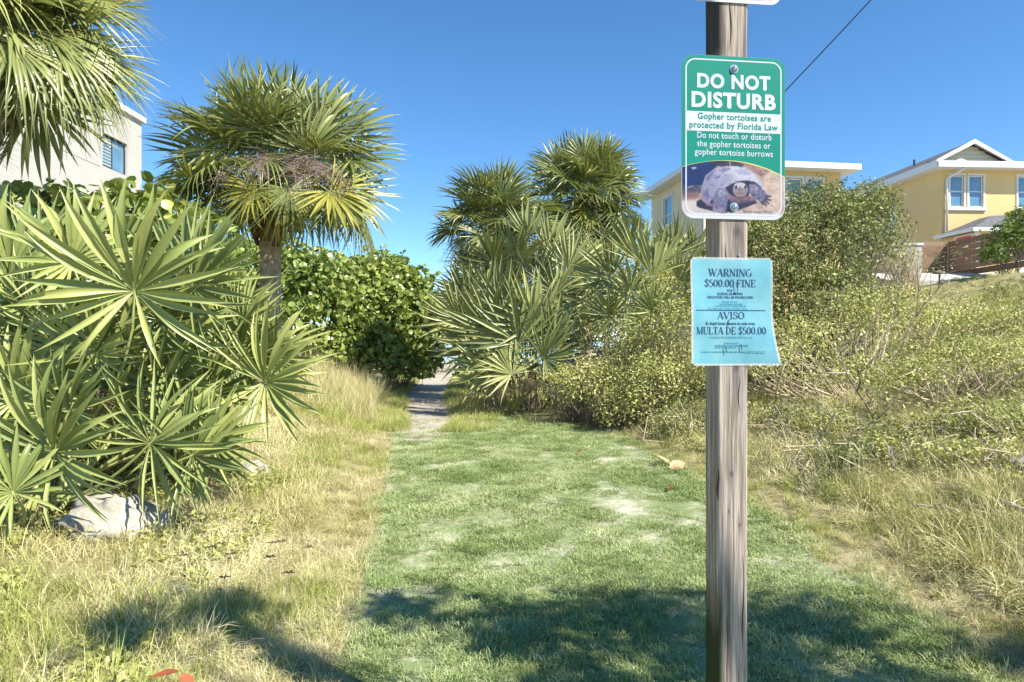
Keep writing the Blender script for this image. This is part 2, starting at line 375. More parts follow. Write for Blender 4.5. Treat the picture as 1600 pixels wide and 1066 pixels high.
# --- yellow house with the gable
yh = thing('yellow_house', 'yellow stucco house with white gable, grey shingle roof and red door', 'house', (21.4, 34, 4.55), R(3))
fh = 5.5
win = [(0.42, 1.14, 3.62, 5.22), (1.40, 2.14, 3.62, 5.22), (3.95, 4.7, 3.62, 5.22)]
wall_panel('wall', yh, M['stucco_yellow'], (0, 0, 0), (1, 0, 0), 12.0, fh, win)
for q in win: window(yh, (0, 0, 0), (1, 0, 0), *q, rails=(0.5,))
sw = [(8.2, 9.25, 2.75, 4.35)]
wall_panel('wall', yh, M['stucco_yellow'], (0, 13, 0), (0, -1, 0), 13, fh, sw)
window(yh, (0, 13, 0), (0, -1, 0), *sw[0], rails=(0.5,), gm=M['glass_dark'])
mb = MB(); mb.add([(12, 0, 0), (12, 13, 0), (12, 13, fh), (12, 0, fh)], [(0, 1, 2, 3)]); mb.add([(0, 13, 0), (12, 13, 0), (12, 13, fh), (0, 13, fh)], [(3, 2, 1, 0)]); mb.build('wall', M['stucco_yellow'], yh)
# roof: gable running back, low roof to the right, pent strip in front
rz, ov = fh + 0.02, 0.6
rf = MB()
ax_, az_ = 1.75, rz + 1.5
def slab(vs, t=0.1):
    lo = [(x, y, z - t) for x, y, z in vs]; n = len(vs)
    rf.add(list(vs) + lo, [tuple(range(n)), tuple(range(2*n-1, n-1, -1))] + [(i, n+i, n+(i+1) % n, (i+1) % n) for i in range(n)])
slab([(-ov, 0.15, rz+0.28), (ax_, 0.15, az_), (ax_, 13.6, az_), (-ov, 13.6, rz+0.28)])
slab([(ax_+.001, 0.15, az_), (4.4, 0.15, rz+0.28), (4.4, 13.6, rz+0.28), (ax_+.001, 13.6, az_)])
slab([(4.41, 0.3, rz+0.42), (12.6, 0.3, rz+0.42), (12.6, 6.5, rz+1.25), (4.41, 6.5, rz+1.25)])
slab([(4.41, 6.51, rz+1.25), (12.6, 6.51, rz+1.25), (12.6, 13.6, rz+0.3), (4.41, 13.6, rz+0.3)])
slab([(-ov+.02, -ov, rz+0.22), (12.6, -ov, rz+0.22), (12.6, 0.28, rz+0.42), (-ov+.02, 0.28, rz+0.42)], 0.06)
roof = rf.build('roof', M['shingle'], yh)
mb = MB(); mb.tube([(0.7, 3.2, rz+1.0), (0.7, 3.2, rz+1.32)], 0.05, 8); mb.build('vent_pipe', M['dark_metal'], roof)
fa = MB(); fa.box(-ov-.03, 12.63, -ov-.09, -ov-.01, rz-0.06, rz+0.24); fa.build('gutter', M['trim'], yh)
fa = MB(); fa.box(-ov-.07, -ov-.005, -ov+.0, 13.6, rz-0.04, rz+0.3); fa.build('fascia', M['trim'], yh)
fa = MB(); fa.box(-ov, 12.6, -ov, -.002, rz-0.05, rz-0.01); fa.box(-ov, -.002, .0, 13.6, rz-0.05, rz-0.01); fa.build('soffit', M['trim'], yh)
gf = MB(); gf.add([(-0.2, 0.42, rz+0.4), (3.7, 0.42, rz+0.4), (ax_, 0.42, az_-0.14)], [(0, 1, 2)]); gf.build('gable_face', M['siding'], yh)
for k in range(6):
    z = rz + 0.47 + k * 0.2; t = (az_ - 0.16 - z) / (az_ - rz - 0.3)
    if t > 0.06:
        b_ = MB(); b_.box(ax_ - 1.95*t, ax_ + 1.95*t, 0.385, 0.415, z, z+0.012 + 0.15); b_.build('siding_board', M['siding'], yh)
for s_ in (-1, 1):
    rk = MB(); x_e = ax_ + s_ * 2.35
    z_e = rz + 0.28
    rk.add([(x_e, 0.02, z_e), (ax_ + s_*.002, 0.02, az_+0.03), (ax_ + s_*.002, 0.02, az_-0.19), (x_e, 0.02, z_e-0.17), (x_e, 0.14, z_e), (ax_ + s_*.002, 0.14, az_+0.03), (ax_ + s_*.002, 0.14, az_-0.19), (x_e, 0.14, z_e-0.17)],
           [(0, 1, 2, 3), (7, 6, 5, 4), (0, 4, 5, 1), (1, 5, 6, 2), (2, 6, 7, 3), (3, 7, 4, 0)])
    rk.build('rake_board', M['trim'], yh)
ds = MB(); ds.tube([(0.85, -0.62, rz+0.02), (0.75, -0.55, rz-0.12), (0.22, -0.10, rz-0.5), (0.2, -0.09, rz-0.62), (0.2, -0.09, 2.4)], 0.055, 8); ds.build('downspout', M['trim'], yh, smooth=True)
# porch in front of the house
pr = MB()
def pslab(vs, t=0.09):
    lo = [(x, y, z - t) for x, y, z in vs]; n = len(vs)
    pr.add(list(vs) + lo, [tuple(range(n)), tuple(range(2*n-1, n-1, -1))] + [(i, n+i, n+(i+1) % n, (i+1) % n) for i in range(n)])
pslab([(-0.35, -2.6, 2.15), (4.4, -2.6, 2.15), (3.2, -0.9, 3.05), (1.9, -0.9, 3.05)])
pslab([(-0.35, -2.6, 2.149), (1.9, -0.9, 3.049), (1.9, -0.02, 3.049), (-0.35, -0.02, 2.149)])
pslab([(1.901, -0.899, 3.05), (6.2, -0.899, 3.05), (6.2, -0.02, 3.35), (1.901, -0.02, 3.05)])
prf = pr.build('porch_roof', M['shingle'], yh)
pf = MB(); pf.box(-0.4, 4.45, -2.7, -2.61, 2.0, 2.17); pf.box(-0.44, -0.36, -2.6, -0.02, 2.0, 2.17); pf.build('porch_fascia', M['trim'], yh)
pw = MB(); pw.box(0.0, 4.1, -2.3, -0.02, 0, 2.05); pw.build('porch_wall', M['stucco_yellow'], yh)
for a, b in ((-0.06, 0.16), (2.0, 2.5)):
    q = MB(); q.box(a, b, -2.36, -2.303, 0, 2.03); q.build('pilaster', M['trim'], yh)
dr = MB(); dr.box(-0.06, -0.003, -2.25, -2.12, 0, 1.9); dr.box(-0.06, -0.003, -1.10, -0.97, 0, 1.9); dr.box(-0.06, -0.003, -2.25, -0.97, 1.903, 1.99)
door = dr.build('door_frame', M['trim'], yh)
dl = MB(); dl.box(-0.04, -0.005, -2.11, -1.11, 0.05, 1.89); dl.build('door', M['red'], yh)
dl = MB(); dl.box(-0.05, -0.042, -1.95, -1.27, 1.0, 1.72); dl.build('door_pane', M['glass_dark'], yh)
for a in (2.6, 3.3):
    q = MB(); q.tube([(a, -1.6, 2.75), (a, -1.6, 2.98)], 0.14, 10); q.tube([(a, -1.6, 2.98), (a, -1.6, 3.1)], [0.2, 0.06], 10); q.build('roof_vent', M['trim'], prf)

# --- cream house behind the sign
N0 = Vector((8.35, 30, 0.8)); ch = thing('cream_house', 'stucco house with shade-toned cream sides and white eaves behind the post and bushes', 'house', N0, R(8))
eh = 8.35
cw = [(1.45, 2.2, eh-2.3, eh-0.62), (2.75, 3.5, eh-2.3, eh-0.62), (4.2, 4.95, eh-2.3, eh-0.62)]
cw = [(4.0, 4.72, eh-2.2, eh-0.35), (4.95, 5.7, eh-2.2, eh-0.35)]
wall_panel('wall', ch, M['stucco_yellow'], (0, 0, 0), (1, 0, 0), 6.6, eh, cw)
for q in cw: window(ch, (0, 0, 0), (1, 0, 0), *q, rails=(0.5,))
sw = [(1.8, 3.0, eh-1.85, eh-0.45)]
wall_panel('wall', ch, M['stucco_cream_shade'], (0, 6.5, 0), (0, -1, 0), 6.5, eh, sw)
window(ch, (0, 6.5, 0), (0, -1, 0), *sw[0], rails=(0.36,))
mb = MB(); mb.add([(6.6, 0, 0), (6.6, 6.5, 0), (6.6, 6.5, eh), (6.6, 0, eh)], [(0, 1, 2, 3)]); mb.add([(0, 6.5, 0), (6.6, 6.5, 0), (6.6, 6.5, eh), (0, 6.5, eh)], [(3, 2, 1, 0)]); mb.build('wall', M['stucco_cream_shade'], ch)
rf = MB(); e = 0.55
rf.add([(-e, -e, eh+.22), (6.6+e, -e, eh+.22), (6.6+e, 6.5+e, eh+.22), (-e, 6.5+e, eh+.22), (3.3, 2.9, eh+.75), (3.3, 3.6, eh+.75)],
       [(0, 1, 4), (1, 2, 5, 4), (2, 3, 5), (3, 0, 4, 5), (3, 2, 1, 0)])
rf.build('roof', M['shingle'], ch)
fa = MB(); fa.box(-e-.05, 6.6+e+.05, -e-.07, -e-.005, eh-.02, eh+.24); fa.box(-e-.07, -e-.005, -e, 6.5+e, eh-.02, eh+.24); fa.box(6.6+e+.005, 6.6+e+.07, -e, 6.5+e, eh-.02, eh+.24); fa.build('fascia', M['trim'], ch)
fa = MB(); fa.box(-e, 6.6+e, -e, -.003, eh-.04, eh-.001); fa.box(-e, -.003, 0, 6.5+e, eh-.04, eh-.001); fa.box(6.603, 6.6+e, 0, 6.5+e, eh-.04, eh-.001); fa.build('soffit', M['trim'], ch)
ds = MB(); ds.tube([(0.06, -0.06, eh-.1), (0.06, -0.06, 0.2)], 0.05, 8); ds.build('downspout', M['trim'], ch)

# --- slatted fence at the top of the bank
def wood_plank_mat(name, c0, c1):
    m, nt, out = new_mat(name)
    tc = N(nt, 'ShaderNodeTexCoord'); mp = N(nt, 'ShaderNodeMapping'); mp.inputs['Scale'].default_value = (1.2, 1.2, 16)
    nz = N(nt, 'ShaderNodeTexNoise', Scale=2.2, Detail=6.0, Roughness=0.7); oi = N(nt, 'ShaderNodeObjectInfo')
    nt.links.new(tc.outputs['Object'], mp.inputs[0]); nt.links.new(mp.outputs[0], nz.inputs['Vector'])
    f = mth(nt, 'ADD', mth(nt, 'MULTIPLY', nz.outputs[0], 0.7), mth(nt, 'MULTIPLY', oi.outputs['Random'], 0.3))
    pb = N(nt, 'ShaderNodeBsdfPrincipled', Roughness=0.85); pb.inputs['Specular IOR Level'].default_value = 0.15
    nt.links.new(ramp(nt, f, [(0.25, c0), (0.75, c1)]), pb.inputs['Base Color']); nt.links.new(pb.outputs[0], out.inputs[0]); return m
M['plank'] = wood_plank_mat('brown_plank', (0.15, 0.085, 0.05), (0.40, 0.27, 0.18))
fn = thing('slatted_fence', 'brown horizontal slat fence beside the driveway', 'fence', (19.8, 31, 4.3))
for k in range(7):
    q = MB(); q.box(-1.22, -0.03, -0.02, 0.01, 0.08 + k*0.235, 0.08 + k*0.235 + 0.215); q.build('slat', M['plank'], fn)
for k in range(6):
    q = MB(); q.box(-0.02, 0.012, -6.4, -0.03, 0.06 + k*0.275, 0.06 + k*0.275 + 0.25); q.build('slat', M['plank'], fn)
for yy in (-0.06, -1.7, -3.4, -5.1, -6.4):
    q = MB(); q.box(0.014, 0.1, yy-.045, yy+.045, -0.3, 1.72); q.build('post', M['plank'], fn)
for xx in (-1.18, -0.1):
    q = MB(); q.box(xx-.045, xx+.045, 0.014, 0.1, -0.3, 1.68); q.build('post', M['plank'], fn)
gw = thing('garden_wall', 'short white masonry wall ending at the brown fence', 'wall', (17.2, 30.8, 4.2))
q = MB(); q.box(0, 1.3, 0, 0.25, 0, 1.62); q.build('masonry', M['stucco_white'], gw, bevel=0.02)
q = MB(); q.box(-0.05, 1.34, -0.05, 0.3, 1.623, 1.72); q.build('coping', M['trim'], gw)
# small landscape light by the driveway
lt = thing('path_light', 'small brown mushroom path light at the driveway edge', 'lamp', (15.9, 25.4, Hf(15.9, 25.4)))
q = MB(); q.tube([(0, 0, 0), (0, 0, 0.34)], 0.03, 8); q.build('stem', M['twig'], lt)
q = MB(); q.tube([(0, 0, 0.34), (0, 0, 0.40), (0, 0, 0.48)], [0.22, 0.2, 0.03], 12); q.build('lamp_shade', M['twig'], lt)

# --- overhead cable to the cream house
a = P(1620, -300, 24); b = Vector((8.6, 29.9, 9.1)); cab = MB()
pts = []
c0 = P(1352, 0, 27); c1 = P(1235, 128, 28.6)
d_ = (c1 - c0); start = c0 - d_ * 3.2; end = c0 + d_ * 2.16
for k in range(25):
    t = k / 24; p = start.lerp(end, t); p.z -= 0.25 * math.sin(PI * t); pts.append(p)
q = MB(); q.tube(pts, 0.024, 5); tag(q.build('overhead_cable', M['dark_metal'], smooth=True), 'thin dark overhead cable running down to the cream house', 'cable')

# ------------------------------------------------------------------ post, signs, notice
def post_mat():
    m, nt, out = new_mat('weathered_post_wood')
    tc = N(nt, 'ShaderNodeTexCoord')
    mp = N(nt, 'ShaderNodeMapping'); mp.inputs['Scale'].default_value = (1, 1, 0.022); nt.links.new(tc.outputs['Object'], mp.inputs[0])
    # slight wander of the grain
    wz = N(nt, 'ShaderNodeTexNoise', Scale=3.0, Detail=2.0); nt.links.new(tc.outputs['Object'], wz.inputs['Vector'])
    va = N(nt, 'ShaderNodeVectorMath', operation='MULTIPLY_ADD'); va.inputs[1].default_value = (0.012, 0.012, 0.0)
    nt.links.new(wz.outputs['Color'], va.inputs[0]); nt.links.new(mp.outputs[0], va.inputs[2])
    g1 = N(nt, 'ShaderNodeTexNoise', Scale=150.0, Detail=4.0, Roughness=0.6); g2 = N(nt, 'ShaderNodeTexNoise', Scale=38.0, Detail=3.0); g3 = N(nt, 'ShaderNodeTexNoise', Scale=420.0, Detail=2.0)
    for q in (g1, g2, g3): nt.links.new(va.outputs[0], q.inputs['Vector'])
    f = mth(nt, 'ADD', mth(nt, 'MULTIPLY', g1.outputs[0], 0.45), mth(nt, 'ADD', mth(nt, 'MULTIPLY', g2.outputs[0], 0.22), mth(nt, 'MULTIPLY', g3.outputs[0], 0.33)))
    c = ramp(nt, f, [(0.36, (0.085, 0.065, 0.05)), (0.45, (0.22, 0.178, 0.14)), (0.53, (0.38, 0.318, 0.265)), (0.63, (0.54, 0.465, 0.40))])
    # grey-violet weathering stains, larger and vertical
    sm = N(nt, 'ShaderNodeMapping'); sm.inputs['Scale'].default_value = (14, 14, 1.5); nt.links.new(tc.outputs['Object'], sm.inputs[0])
    sz = N(nt, 'ShaderNodeTexNoise', Scale=1.6, Detail=4.0, Roughness=0.6); nt.links.new(sm.outputs[0], sz.inputs['Vector'])
    sf = ramp(nt, sz.outputs[0], [(0.48, (0, 0, 0)), (0.68, (0.8, 0.8, 0.8))])
    c = mixc(nt, sf, c, mixc(nt, 0.5, c, (0.15, 0.14, 0.16), 'MIX'))
    # knots, with the dark streak of resin round them
    for (kx, kz, r_) in ((0.012, 1.808, 0.013), (0.010, 1.425, 0.009), (-0.004, 1.125, 0.007), (0.02, 0.98, 0.004), (-0.012, 1.02, 0.004)):
        sp = N(nt, 'ShaderNodeVectorMath', operation='SUBTRACT'); sp.inputs[1].default_value = (kx, -0.0445, kz); nt.links.new(tc.outputs['Object'], sp.inputs[0])
        sc = N(nt, 'ShaderNodeVectorMath', operation='MULTIPLY'); sc.inputs[1].default_value = (1, 0.3, 0.55); nt.links.new(sp.outputs[0], sc.inputs[0])
        ln = N(nt, 'ShaderNodeVectorMath', operation='LENGTH'); nt.links.new(sc.outputs[0], ln.inputs[0])
        kf = mth(nt, 'SUBTRACT', 1.25, mth(nt, 'DIVIDE', ln.outputs['Value'], r_ * 0.9), clamp=True)
        c = mixc(nt, kf, c, (0.045, 0.033, 0.03))
        sc2 = N(nt, 'ShaderNodeVectorMath', operation='MULTIPLY'); sc2.inputs[1].default_value = (1, 0.3, 0.13); nt.links.new(sp.outputs[0], sc2.inputs[0])
        l2 = N(nt, 'ShaderNodeVectorMath', operation='LENGTH'); nt.links.new(sc2.outputs[0], l2.inputs[0])
        k2 = mth(nt, 'MULTIPLY', mth(nt, 'SUBTRACT', 1.0, mth(nt, 'DIVIDE', l2.outputs['Value'], r_ * 1.9), clamp=True), 0.75)
        c = mixc(nt, k2, c, (0.13, 0.115, 0.12))
    # algae: green-black at the foot
    sx = N(nt, 'ShaderNodeSeparateXYZ'); nt.links.new(tc.outputs['Object'], sx.inputs[0])
    az = N(nt, 'ShaderNodeTexNoise', Scale=22.0, Detail=5.0); nt.links.new(mp.outputs[0], az.inputs['Vector'])
    low = mth(nt, 'SUBTRACT', 0.92, sx.outputs['Z']); lf = mth(nt, 'ADD', mth(nt, 'MULTIPLY', low, 3.2), mth(nt, 'SUBTRACT', az.outputs[0], 0.62))
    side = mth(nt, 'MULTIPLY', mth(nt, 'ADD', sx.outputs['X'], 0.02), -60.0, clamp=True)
    c = mixc(nt, mth(nt, 'MULTIPLY', mth(nt, 'MULTIPLY', lf, 1.6, clamp=True), side), c, (0.035, 0.045, 0.018))
    hi = mth(nt, 'MULTIPLY', mth(nt, 'SUBTRACT', sx.outputs['Z'], 2.26), 14.0, clamp=True)      # left face goes near-black towards the top
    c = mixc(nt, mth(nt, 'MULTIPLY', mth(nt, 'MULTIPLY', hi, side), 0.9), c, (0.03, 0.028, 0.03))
    pb = N(nt, 'ShaderNodeBsdfPrincipled', Roughness=0.85); pb.inputs['Specular IOR Level'].default_value = 0.2
    nt.links.new(c, pb.inputs['Base Color'])
    bp = N(nt, 'ShaderNodeBump', Strength=0.5, Distance=0.003); nt.links.new(f, bp.inputs['Height']); nt.links.new(bp.outputs[0], pb.inputs['Normal'])
    nt.links.new(pb.outputs[0], out.inputs[0]); return m

PR = R(7.0)
sn, cs = math.sin(PR), math.cos(PR)
FRONT = Vector((0.623, 1.925, 0))
POST = FRONT + Vector((-sn, cs, 0)) * 0.0445
pt_ = thing('sign_post', 'square weathered wooden post carrying the signs', 'post', (POST.x, POST.y, 0), PR)
q = MB(); h = 0.0445
zs = np.linspace(-0.4, 2.95, 60)
ring = [(-h, -h), (h, -h), (h, h), (-h, h)]
c_ = 0.005; ring = [(-h+c_, -h), (h-c_, -h), (h, -h+c_), (h, h-c_), (h-c_, h), (-h+c_, h), (-h, h-c_), (-h, -h+c_)]
V = []; Fc = []
for i, z in enumerate(zs):
    for k, (x, y) in enumerate(ring):
        j = 0.0006 * math.sin(z * 9 + k * 1.7) + 0.0004 * math.sin(z * 31 + k)
        V.append((x * (1 + j * 12), y * (1 + j * 12), z))
for i in range(len(zs) - 1):
    for k in range(8): Fc.append((i*8+k, i*8+(k+1) % 8, (i+1)*8+(k+1) % 8, (i+1)*8+k))
Fc.append(tuple((len(zs)-1)*8 + k for k in range(8)))
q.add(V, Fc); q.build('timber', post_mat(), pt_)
M['crack'] = flat_mat('crack_dark', (0.03, 0.024, 0.02), 1.0, 0.0)   # drying cracks in the timber face
for (x, z0, z1, ww) in ((-0.020, 1.60, 1.78, 0.0018), (-0.0445, 1.05, 1.14, 0.004), (0.018, 1.30, 1.40, 0.0012), (0.03, 0.6, 0.9, 0.0014), (-0.008, 2.32, 2.5, 0.0016)):
    nseg = 7; pl = []
    for k in range(nseg + 1):
        t = k / nseg; pl.append((x + 0.0025 * math.sin(t * 7 + x * 90), z0 + (z1 - z0) * t, ww * math.sin(PI * min(max(t, .04), .96))))
    vs = []; fs = []
    for (xx, zz, wv_) in pl: vs += [(xx - wv_, -h - 0.0009, zz), (xx + wv_, -h - 0.0009, zz)]
    for k in range(nseg): fs.append((2*k, 2*k+1, 2*k+3, 2*k+2))
    q = MB(); q.add(vs, fs); q.build('crack', M['crack'], pt_)
q = MB(); q.tube([(0.018, -h - 0.003, 1.742), (0.018, -h + 0.003, 1.742)], 0.004, 8); q.build('nail', flat_mat('nail_steel', (0.4, 0.4, 0.42), 0.4, metal=0.8), pt_)

def rrect(w_, h_, r_, seg=8, cx=0, cz=0):
    pts = []
    for (sx, sz, a0) in ((1, -1, -90), (1, 1, 0), (-1, 1, 90), (-1, -1, 180)):
        for k in range(seg + 1):
            a = R(a0 + 90 * k / seg); pts.append((cx + sx * (w_/2 - r_) + r_ * math.cos(a), cz + sz * (h_/2 - r_) + r_ * math.sin(a)))
    return pts
def plate(pts, y0, y1):
    """outline in x,z extruded from y0 (front) to y1 (back)"""
    m_ = MB(); n = len(pts)
    m_.add([(x, y0, z) for x, z in pts] + [(x, y1, z) for x, z in pts], [tuple(range(n)), tuple(range(2*n-1, n-1, -1))] + [(i, n+i, n+(i+1) % n, (i+1) % n) for i in range(n)])
    return m_
def ring_plate(po, pi, y):
    m_ = MB(); n = len(po)
    m_.add([(x, y, z) for x, z in po] + [(x, y, z) for x, z in pi], [(i, (i+1) % n, n+(i+1) % n, n+i) for i in range(n)]); return m_

def text_mesh(body, width, cap_h, bold=0.0, spacing=1.0):
    """lettering as flat mesh, centred on x, standing on z = 0, facing -y"""
    cu = bpy.data.curves.new('t', 'FONT'); cu.body = body; cu.size = 1.0; cu.align_x = 'CENTER'; cu.offset = bold; cu.space_character = spacing; cu.resolution_u = 4
    ob = bpy.data.objects.new('t', cu); COL.objects.link(ob)
    dg = bpy.context.evaluated_depsgraph_get(); me = bpy.data.meshes.new_from_object(ob.evaluated_get(dg))
    bpy.data.objects.remove(ob); bpy.data.curves.remove(cu)
    n = len(me.vertices); co = np.zeros(n * 3, np.float32); me.vertices.foreach_get('co', co); co = co.reshape(-1, 3)
    x0, x1 = co[:, 0].min(), co[:, 0].max()
    # cap height of the built-in font is about 0.73 of its size
    sx = width / (x1 - x0); sz = cap_h / 0.729
    out = np.zeros_like(co); out[:, 0] = (co[:, 0] - (x0 + x1) / 2) * sx; out[:, 2] = co[:, 1] * sz
    me.vertices.foreach_set('co', out.ravel()); me.update(); return me

M['sign_white'] = flat_mat('sign_white_sheeting', (0.52, 0.555, 0.63), rough=0.35, spec=0.5, noise=0.05, scale=14)
M['sign_green'] = flat_mat('sign_green_ink', (0.0, 0.205, 0.14), rough=0.32, spec=0.5, noise=0.10, scale=5)
M['alu'] = flat_mat('bare_aluminium', (0.55, 0.56, 0.58), rough=0.4, metal=0.9, noise=0.1)
M['steel'] = flat_mat('bolt_steel', (0.55, 0.54, 0.52), rough=0.28, metal=0.95, noise=0.2, scale=90)
SX = 551.0; SZ = 565.0                       # sign face: pixels per metre
SCX, SCY = 1149.0, 215.0
SW, SH = 0.305, 0.458
sg = thing('tortoise_sign', 'green and white sign about protected tortoises bolted to the post', 'sign', (FRONT.x + 0.001, FRONT.y - 0.002, 1.5 + (533 - SCY) / FPX * 1.918), PR)
u_ = lambda px: (px - SCX) / SX
v_ = lambda py: (SCY - py) / SZ
plate(rrect(SW, SH, 0.036), -0.0022, 0.0).build('panel', [M['sign_white']], sg)
# printed face, layers a fraction of a millimetre proud
outl = rrect(SW - 0.0006, SH - 0.0006, 0.0357, 10)
def clip_z(pts, zf, keep_above=True):
    out = []
    for i in range(len(pts)):
        a, b = pts[i], pts[(i+1) % len(pts)]
        ia, ib = (a[1] >= zf(a[0])) == keep_above, (b[1] >= zf(b[0])) == keep_above
        if ia: out.append(a)
        if ia != ib:
            lo, hi = 0.0, 1.0
            for _ in range(30):
                mm = (lo + hi) / 2; p = (a[0] + (b[0]-a[0])*mm, a[1] + (b[1]-a[1])*mm)
                if ((p[1] >= zf(p[0])) == keep_above) == ia: lo = mm
                else: hi = mm
            out.append((a[0] + (b[0]-a[0])*lo, a[1] + (b[1]-a[1])*lo))
    return out
# dense arch for the lower edge of the green field: 262 at its top, 284 left, 289 right
def arch(x):
    px = SCX + x * SX; t = (px - 1140) / 84.0
    return v_(251.5 + (15.5 if t < 0 else 19.5) * t * t)
top = [p for p in outl if p[1] > -0.06]
top = [p for p in outl]
gr = clip_z(top, lambda x: arch(x), True)
# replace the straight closing edge by the arch
xs_ = np.linspace(SW/2 - 0.0003, -SW/2 + 0.0003, 40)
up = sorted([p for p in outl if p[1] > 0.02], key=lambda p: math.atan2(p[1], p[0]))
poly = [(SW/2 - .0003, arch(SW/2))] + up + [(-SW/2 + .0003, arch(-SW/2))] + [(x, arch(x)) for x in xs_[::-1][1:-1]]
gm_ = MB(); gm_.add([(x, -0.0025, z) for x, z in poly], [tuple(range(len(poly)))]); gm_.build('green_field', M['sign_green'], sg)
yl = MB(); vs = []
for x in xs_[::-1]: vs += [(x, -0.00262, arch(x) - 0.0026 * max(0.15, min(1, (x + 0.06) / 0.12)) ), (x, -0.00262, arch(x) + 0.0004)]
yl.add(vs, [(2*k, 2*k+2, 2*k+3, 2*k+1) for k in range(len(xs_) - 1)]); yl.build('yellow_rule', flat_mat('yellow_ink', (0.62, 0.55, 0.16), 0.4), sg)

# the picture of the tortoise: flat print, painted point by point on a fine grid
def tortoise_picture():
    nxp, nzp = 230, 124
    zx = np.linspace(42, 1543, nxp); zy = np.linspace(80, 925, nzp)        # grid in the coordinates of an enlargement (8.89 x)
    gxp, gyp = np.meshgrid(zx, zy)
    img = np.zeros((nzp, nxp, 3))
    def noise2(sx_, sy_, seed, oct_=4):
        o = np.zeros_like(gxp); amp = 1; tot = 0
        for k in range(oct_):
            r2 = np.random.default_rng(seed + k); gw_, gh_ = int(1501 / sx_ * 2**k) + 3, int(845 / sy_ * 2**k) + 3
            t = r2.random((gh_, gw_)); fx = (gxp - 42) / 1501 * (gw_ - 2); fy = (gyp - 80) / 845 * (gh_ - 2)
            i0, j0 = fx.astype(int), fy.astype(int); a, b = fx - i0, fy - j0
            o += amp * ((t[j0, i0]*(1-a) + t[j0, i0+1]*a)*(1-b) + (t[j0+1, i0]*(1-a) + t[j0+1, i0+1]*a)*b); tot += amp; amp *= 0.6
        return o / tot
    def blur(a, n):
        for _ in range(n):
            p = np.pad(a, 1, mode='edge'); a = (p[:-2, 1:-1] + p[2:, 1:-1] + p[1:-1, :-2] + p[1:-1, 2:] + 2 * p[1:-1, 1:-1]) / 6
        return a
    def mask(poly, soft=1):
        ins = np.zeros_like(gxp, bool); n = len(poly)
        for i in range(n):
            (xa, ya), (xb, yb) = poly[i], poly[(i+1) % n]
            if ya == yb: continue
            c_ = ((ya > gyp) != (yb > gyp)) & (gxp < (xb - xa) * (gyp - ya) / (yb - ya) + xa); ins ^= c_
        return blur(ins.astype(float), soft)
    def paint(m, col, amt=1.0, var=None, vamt=0.0):
        nonlocal img
        c = np.array(col, float)[None, None, :]
        if var is not None: c = c * (1 + vamt * (var[..., None] - 0.5) * 2)
        img = img * (1 - (m * amt)[..., None]) + c * (m * amt)[..., None]
    n1 = noise2(120, 90, 3); n2 = noise2(36, 30, 9); n3 = noise2(14, 12, 21, 3)
    paint(np.ones_like(gxp), (196, 172, 158), 1, n1, 0.25)                              # sand
    paint(mask([(42, 80), (780, 80), (560, 180), (380, 330), (340, 460), (42, 520)], 4), (8, 34, 92), 1, n1, 0.35)
    paint(mask([(380, 110), (760, 80), (1010, 120), (900, 190), (620, 200)], 6), (52, 42, 62), 0.9, n2, 0.4)
    paint(mask([(860, 110), (1180, 150), (1330, 210), (1200, 330), (1040, 230)], 8), (150, 112, 108), 0.85, n2, 0.5)
    paint(mask([(42, 470), (330, 460), (330, 560), (240, 620), (42, 640)], 8), (66, 58, 86), 0.9, n2, 0.45)
    paint(mask([(42, 580), (270, 560), (330, 640), (250, 690), (42, 680)], 6), (136, 100, 96), 0.85, n2, 0.4)
    paint(mask([(42, 680), (300, 650), (360, 780), (500, 830), (1543, 800), (1543, 925), (42, 925)], 6), (205, 196, 196), 0.75, n1, 0.12)
    paint(mask([(170, 215), (240, 205), (262, 225), (200, 242)], 1), (150, 180, 200)); paint(mask([(130, 492), (205, 466), (212, 474), (135, 502)], 1), (170, 180, 200))
    # shadow below
    paint(mask([(250, 690), (330, 650), (640, 640), (860, 660), (1100, 650), (1130, 690), (880, 790), (640, 850), (480, 820), (280, 770)], 3), (34, 28, 62), 0.95, n2, 0.4)
    # shell
    shell = [(318, 640), (322, 540), (345, 440), (395, 340), (470, 265), (570, 208), (700, 178), (840, 178), (960, 205), (1060, 260), (1130, 335), (1205, 420), (1212, 470), (1170, 462), (1090, 390), (980, 372), (860, 385), (760, 425), (660, 485), (560, 560), (480, 640), (430, 730), (360, 700)]
    ms = mask(shell, 1)
    paint(ms, (150, 146, 176), 1, n2, 0.3)
    lightx = np.clip((gxp - 380) / 600, 0, 1) * np.clip((640 - gyp) / 420, 0, 1)
    paint(ms, (214, 210, 226), np.clip(lightx * 1.3, 0, 0.85))
    paint(ms, (96, 98, 146), np.clip((n2 - 0.52) * 4, 0, 0.75) * (1 - 0.6 * lightx))
    for pl, aa in (([(395, 340), (470, 265), (520, 250), (440, 370), (400, 420)], .55), ([(520, 340), (600, 310), (590, 335), (530, 370)], .7), ([(560, 240), (700, 200), (760, 215), (640, 270)], .5), ([(340, 560), (420, 500), (440, 640), (360, 690)], .55), ([(800, 230), (980, 215), (1040, 290), (900, 300)], .22), ([(620, 330), (800, 290), (760, 400), (640, 440)], .15)):
        paint(mask(pl, 2) * ms, (74, 78, 130), aa, n3, 0.4)
    paint(mask([(330, 560), (370, 620), (450, 720), (500, 690), (480, 760), (380, 740), (318, 650)], 3) * 1.0, (150, 118, 128), 0.75, n2, 0.35)
    paint(mask([(300, 665), (385, 720), (382, 800), (260, 760), (250, 735)], 2), (30, 28, 62), 0.95, n3, 0.3)
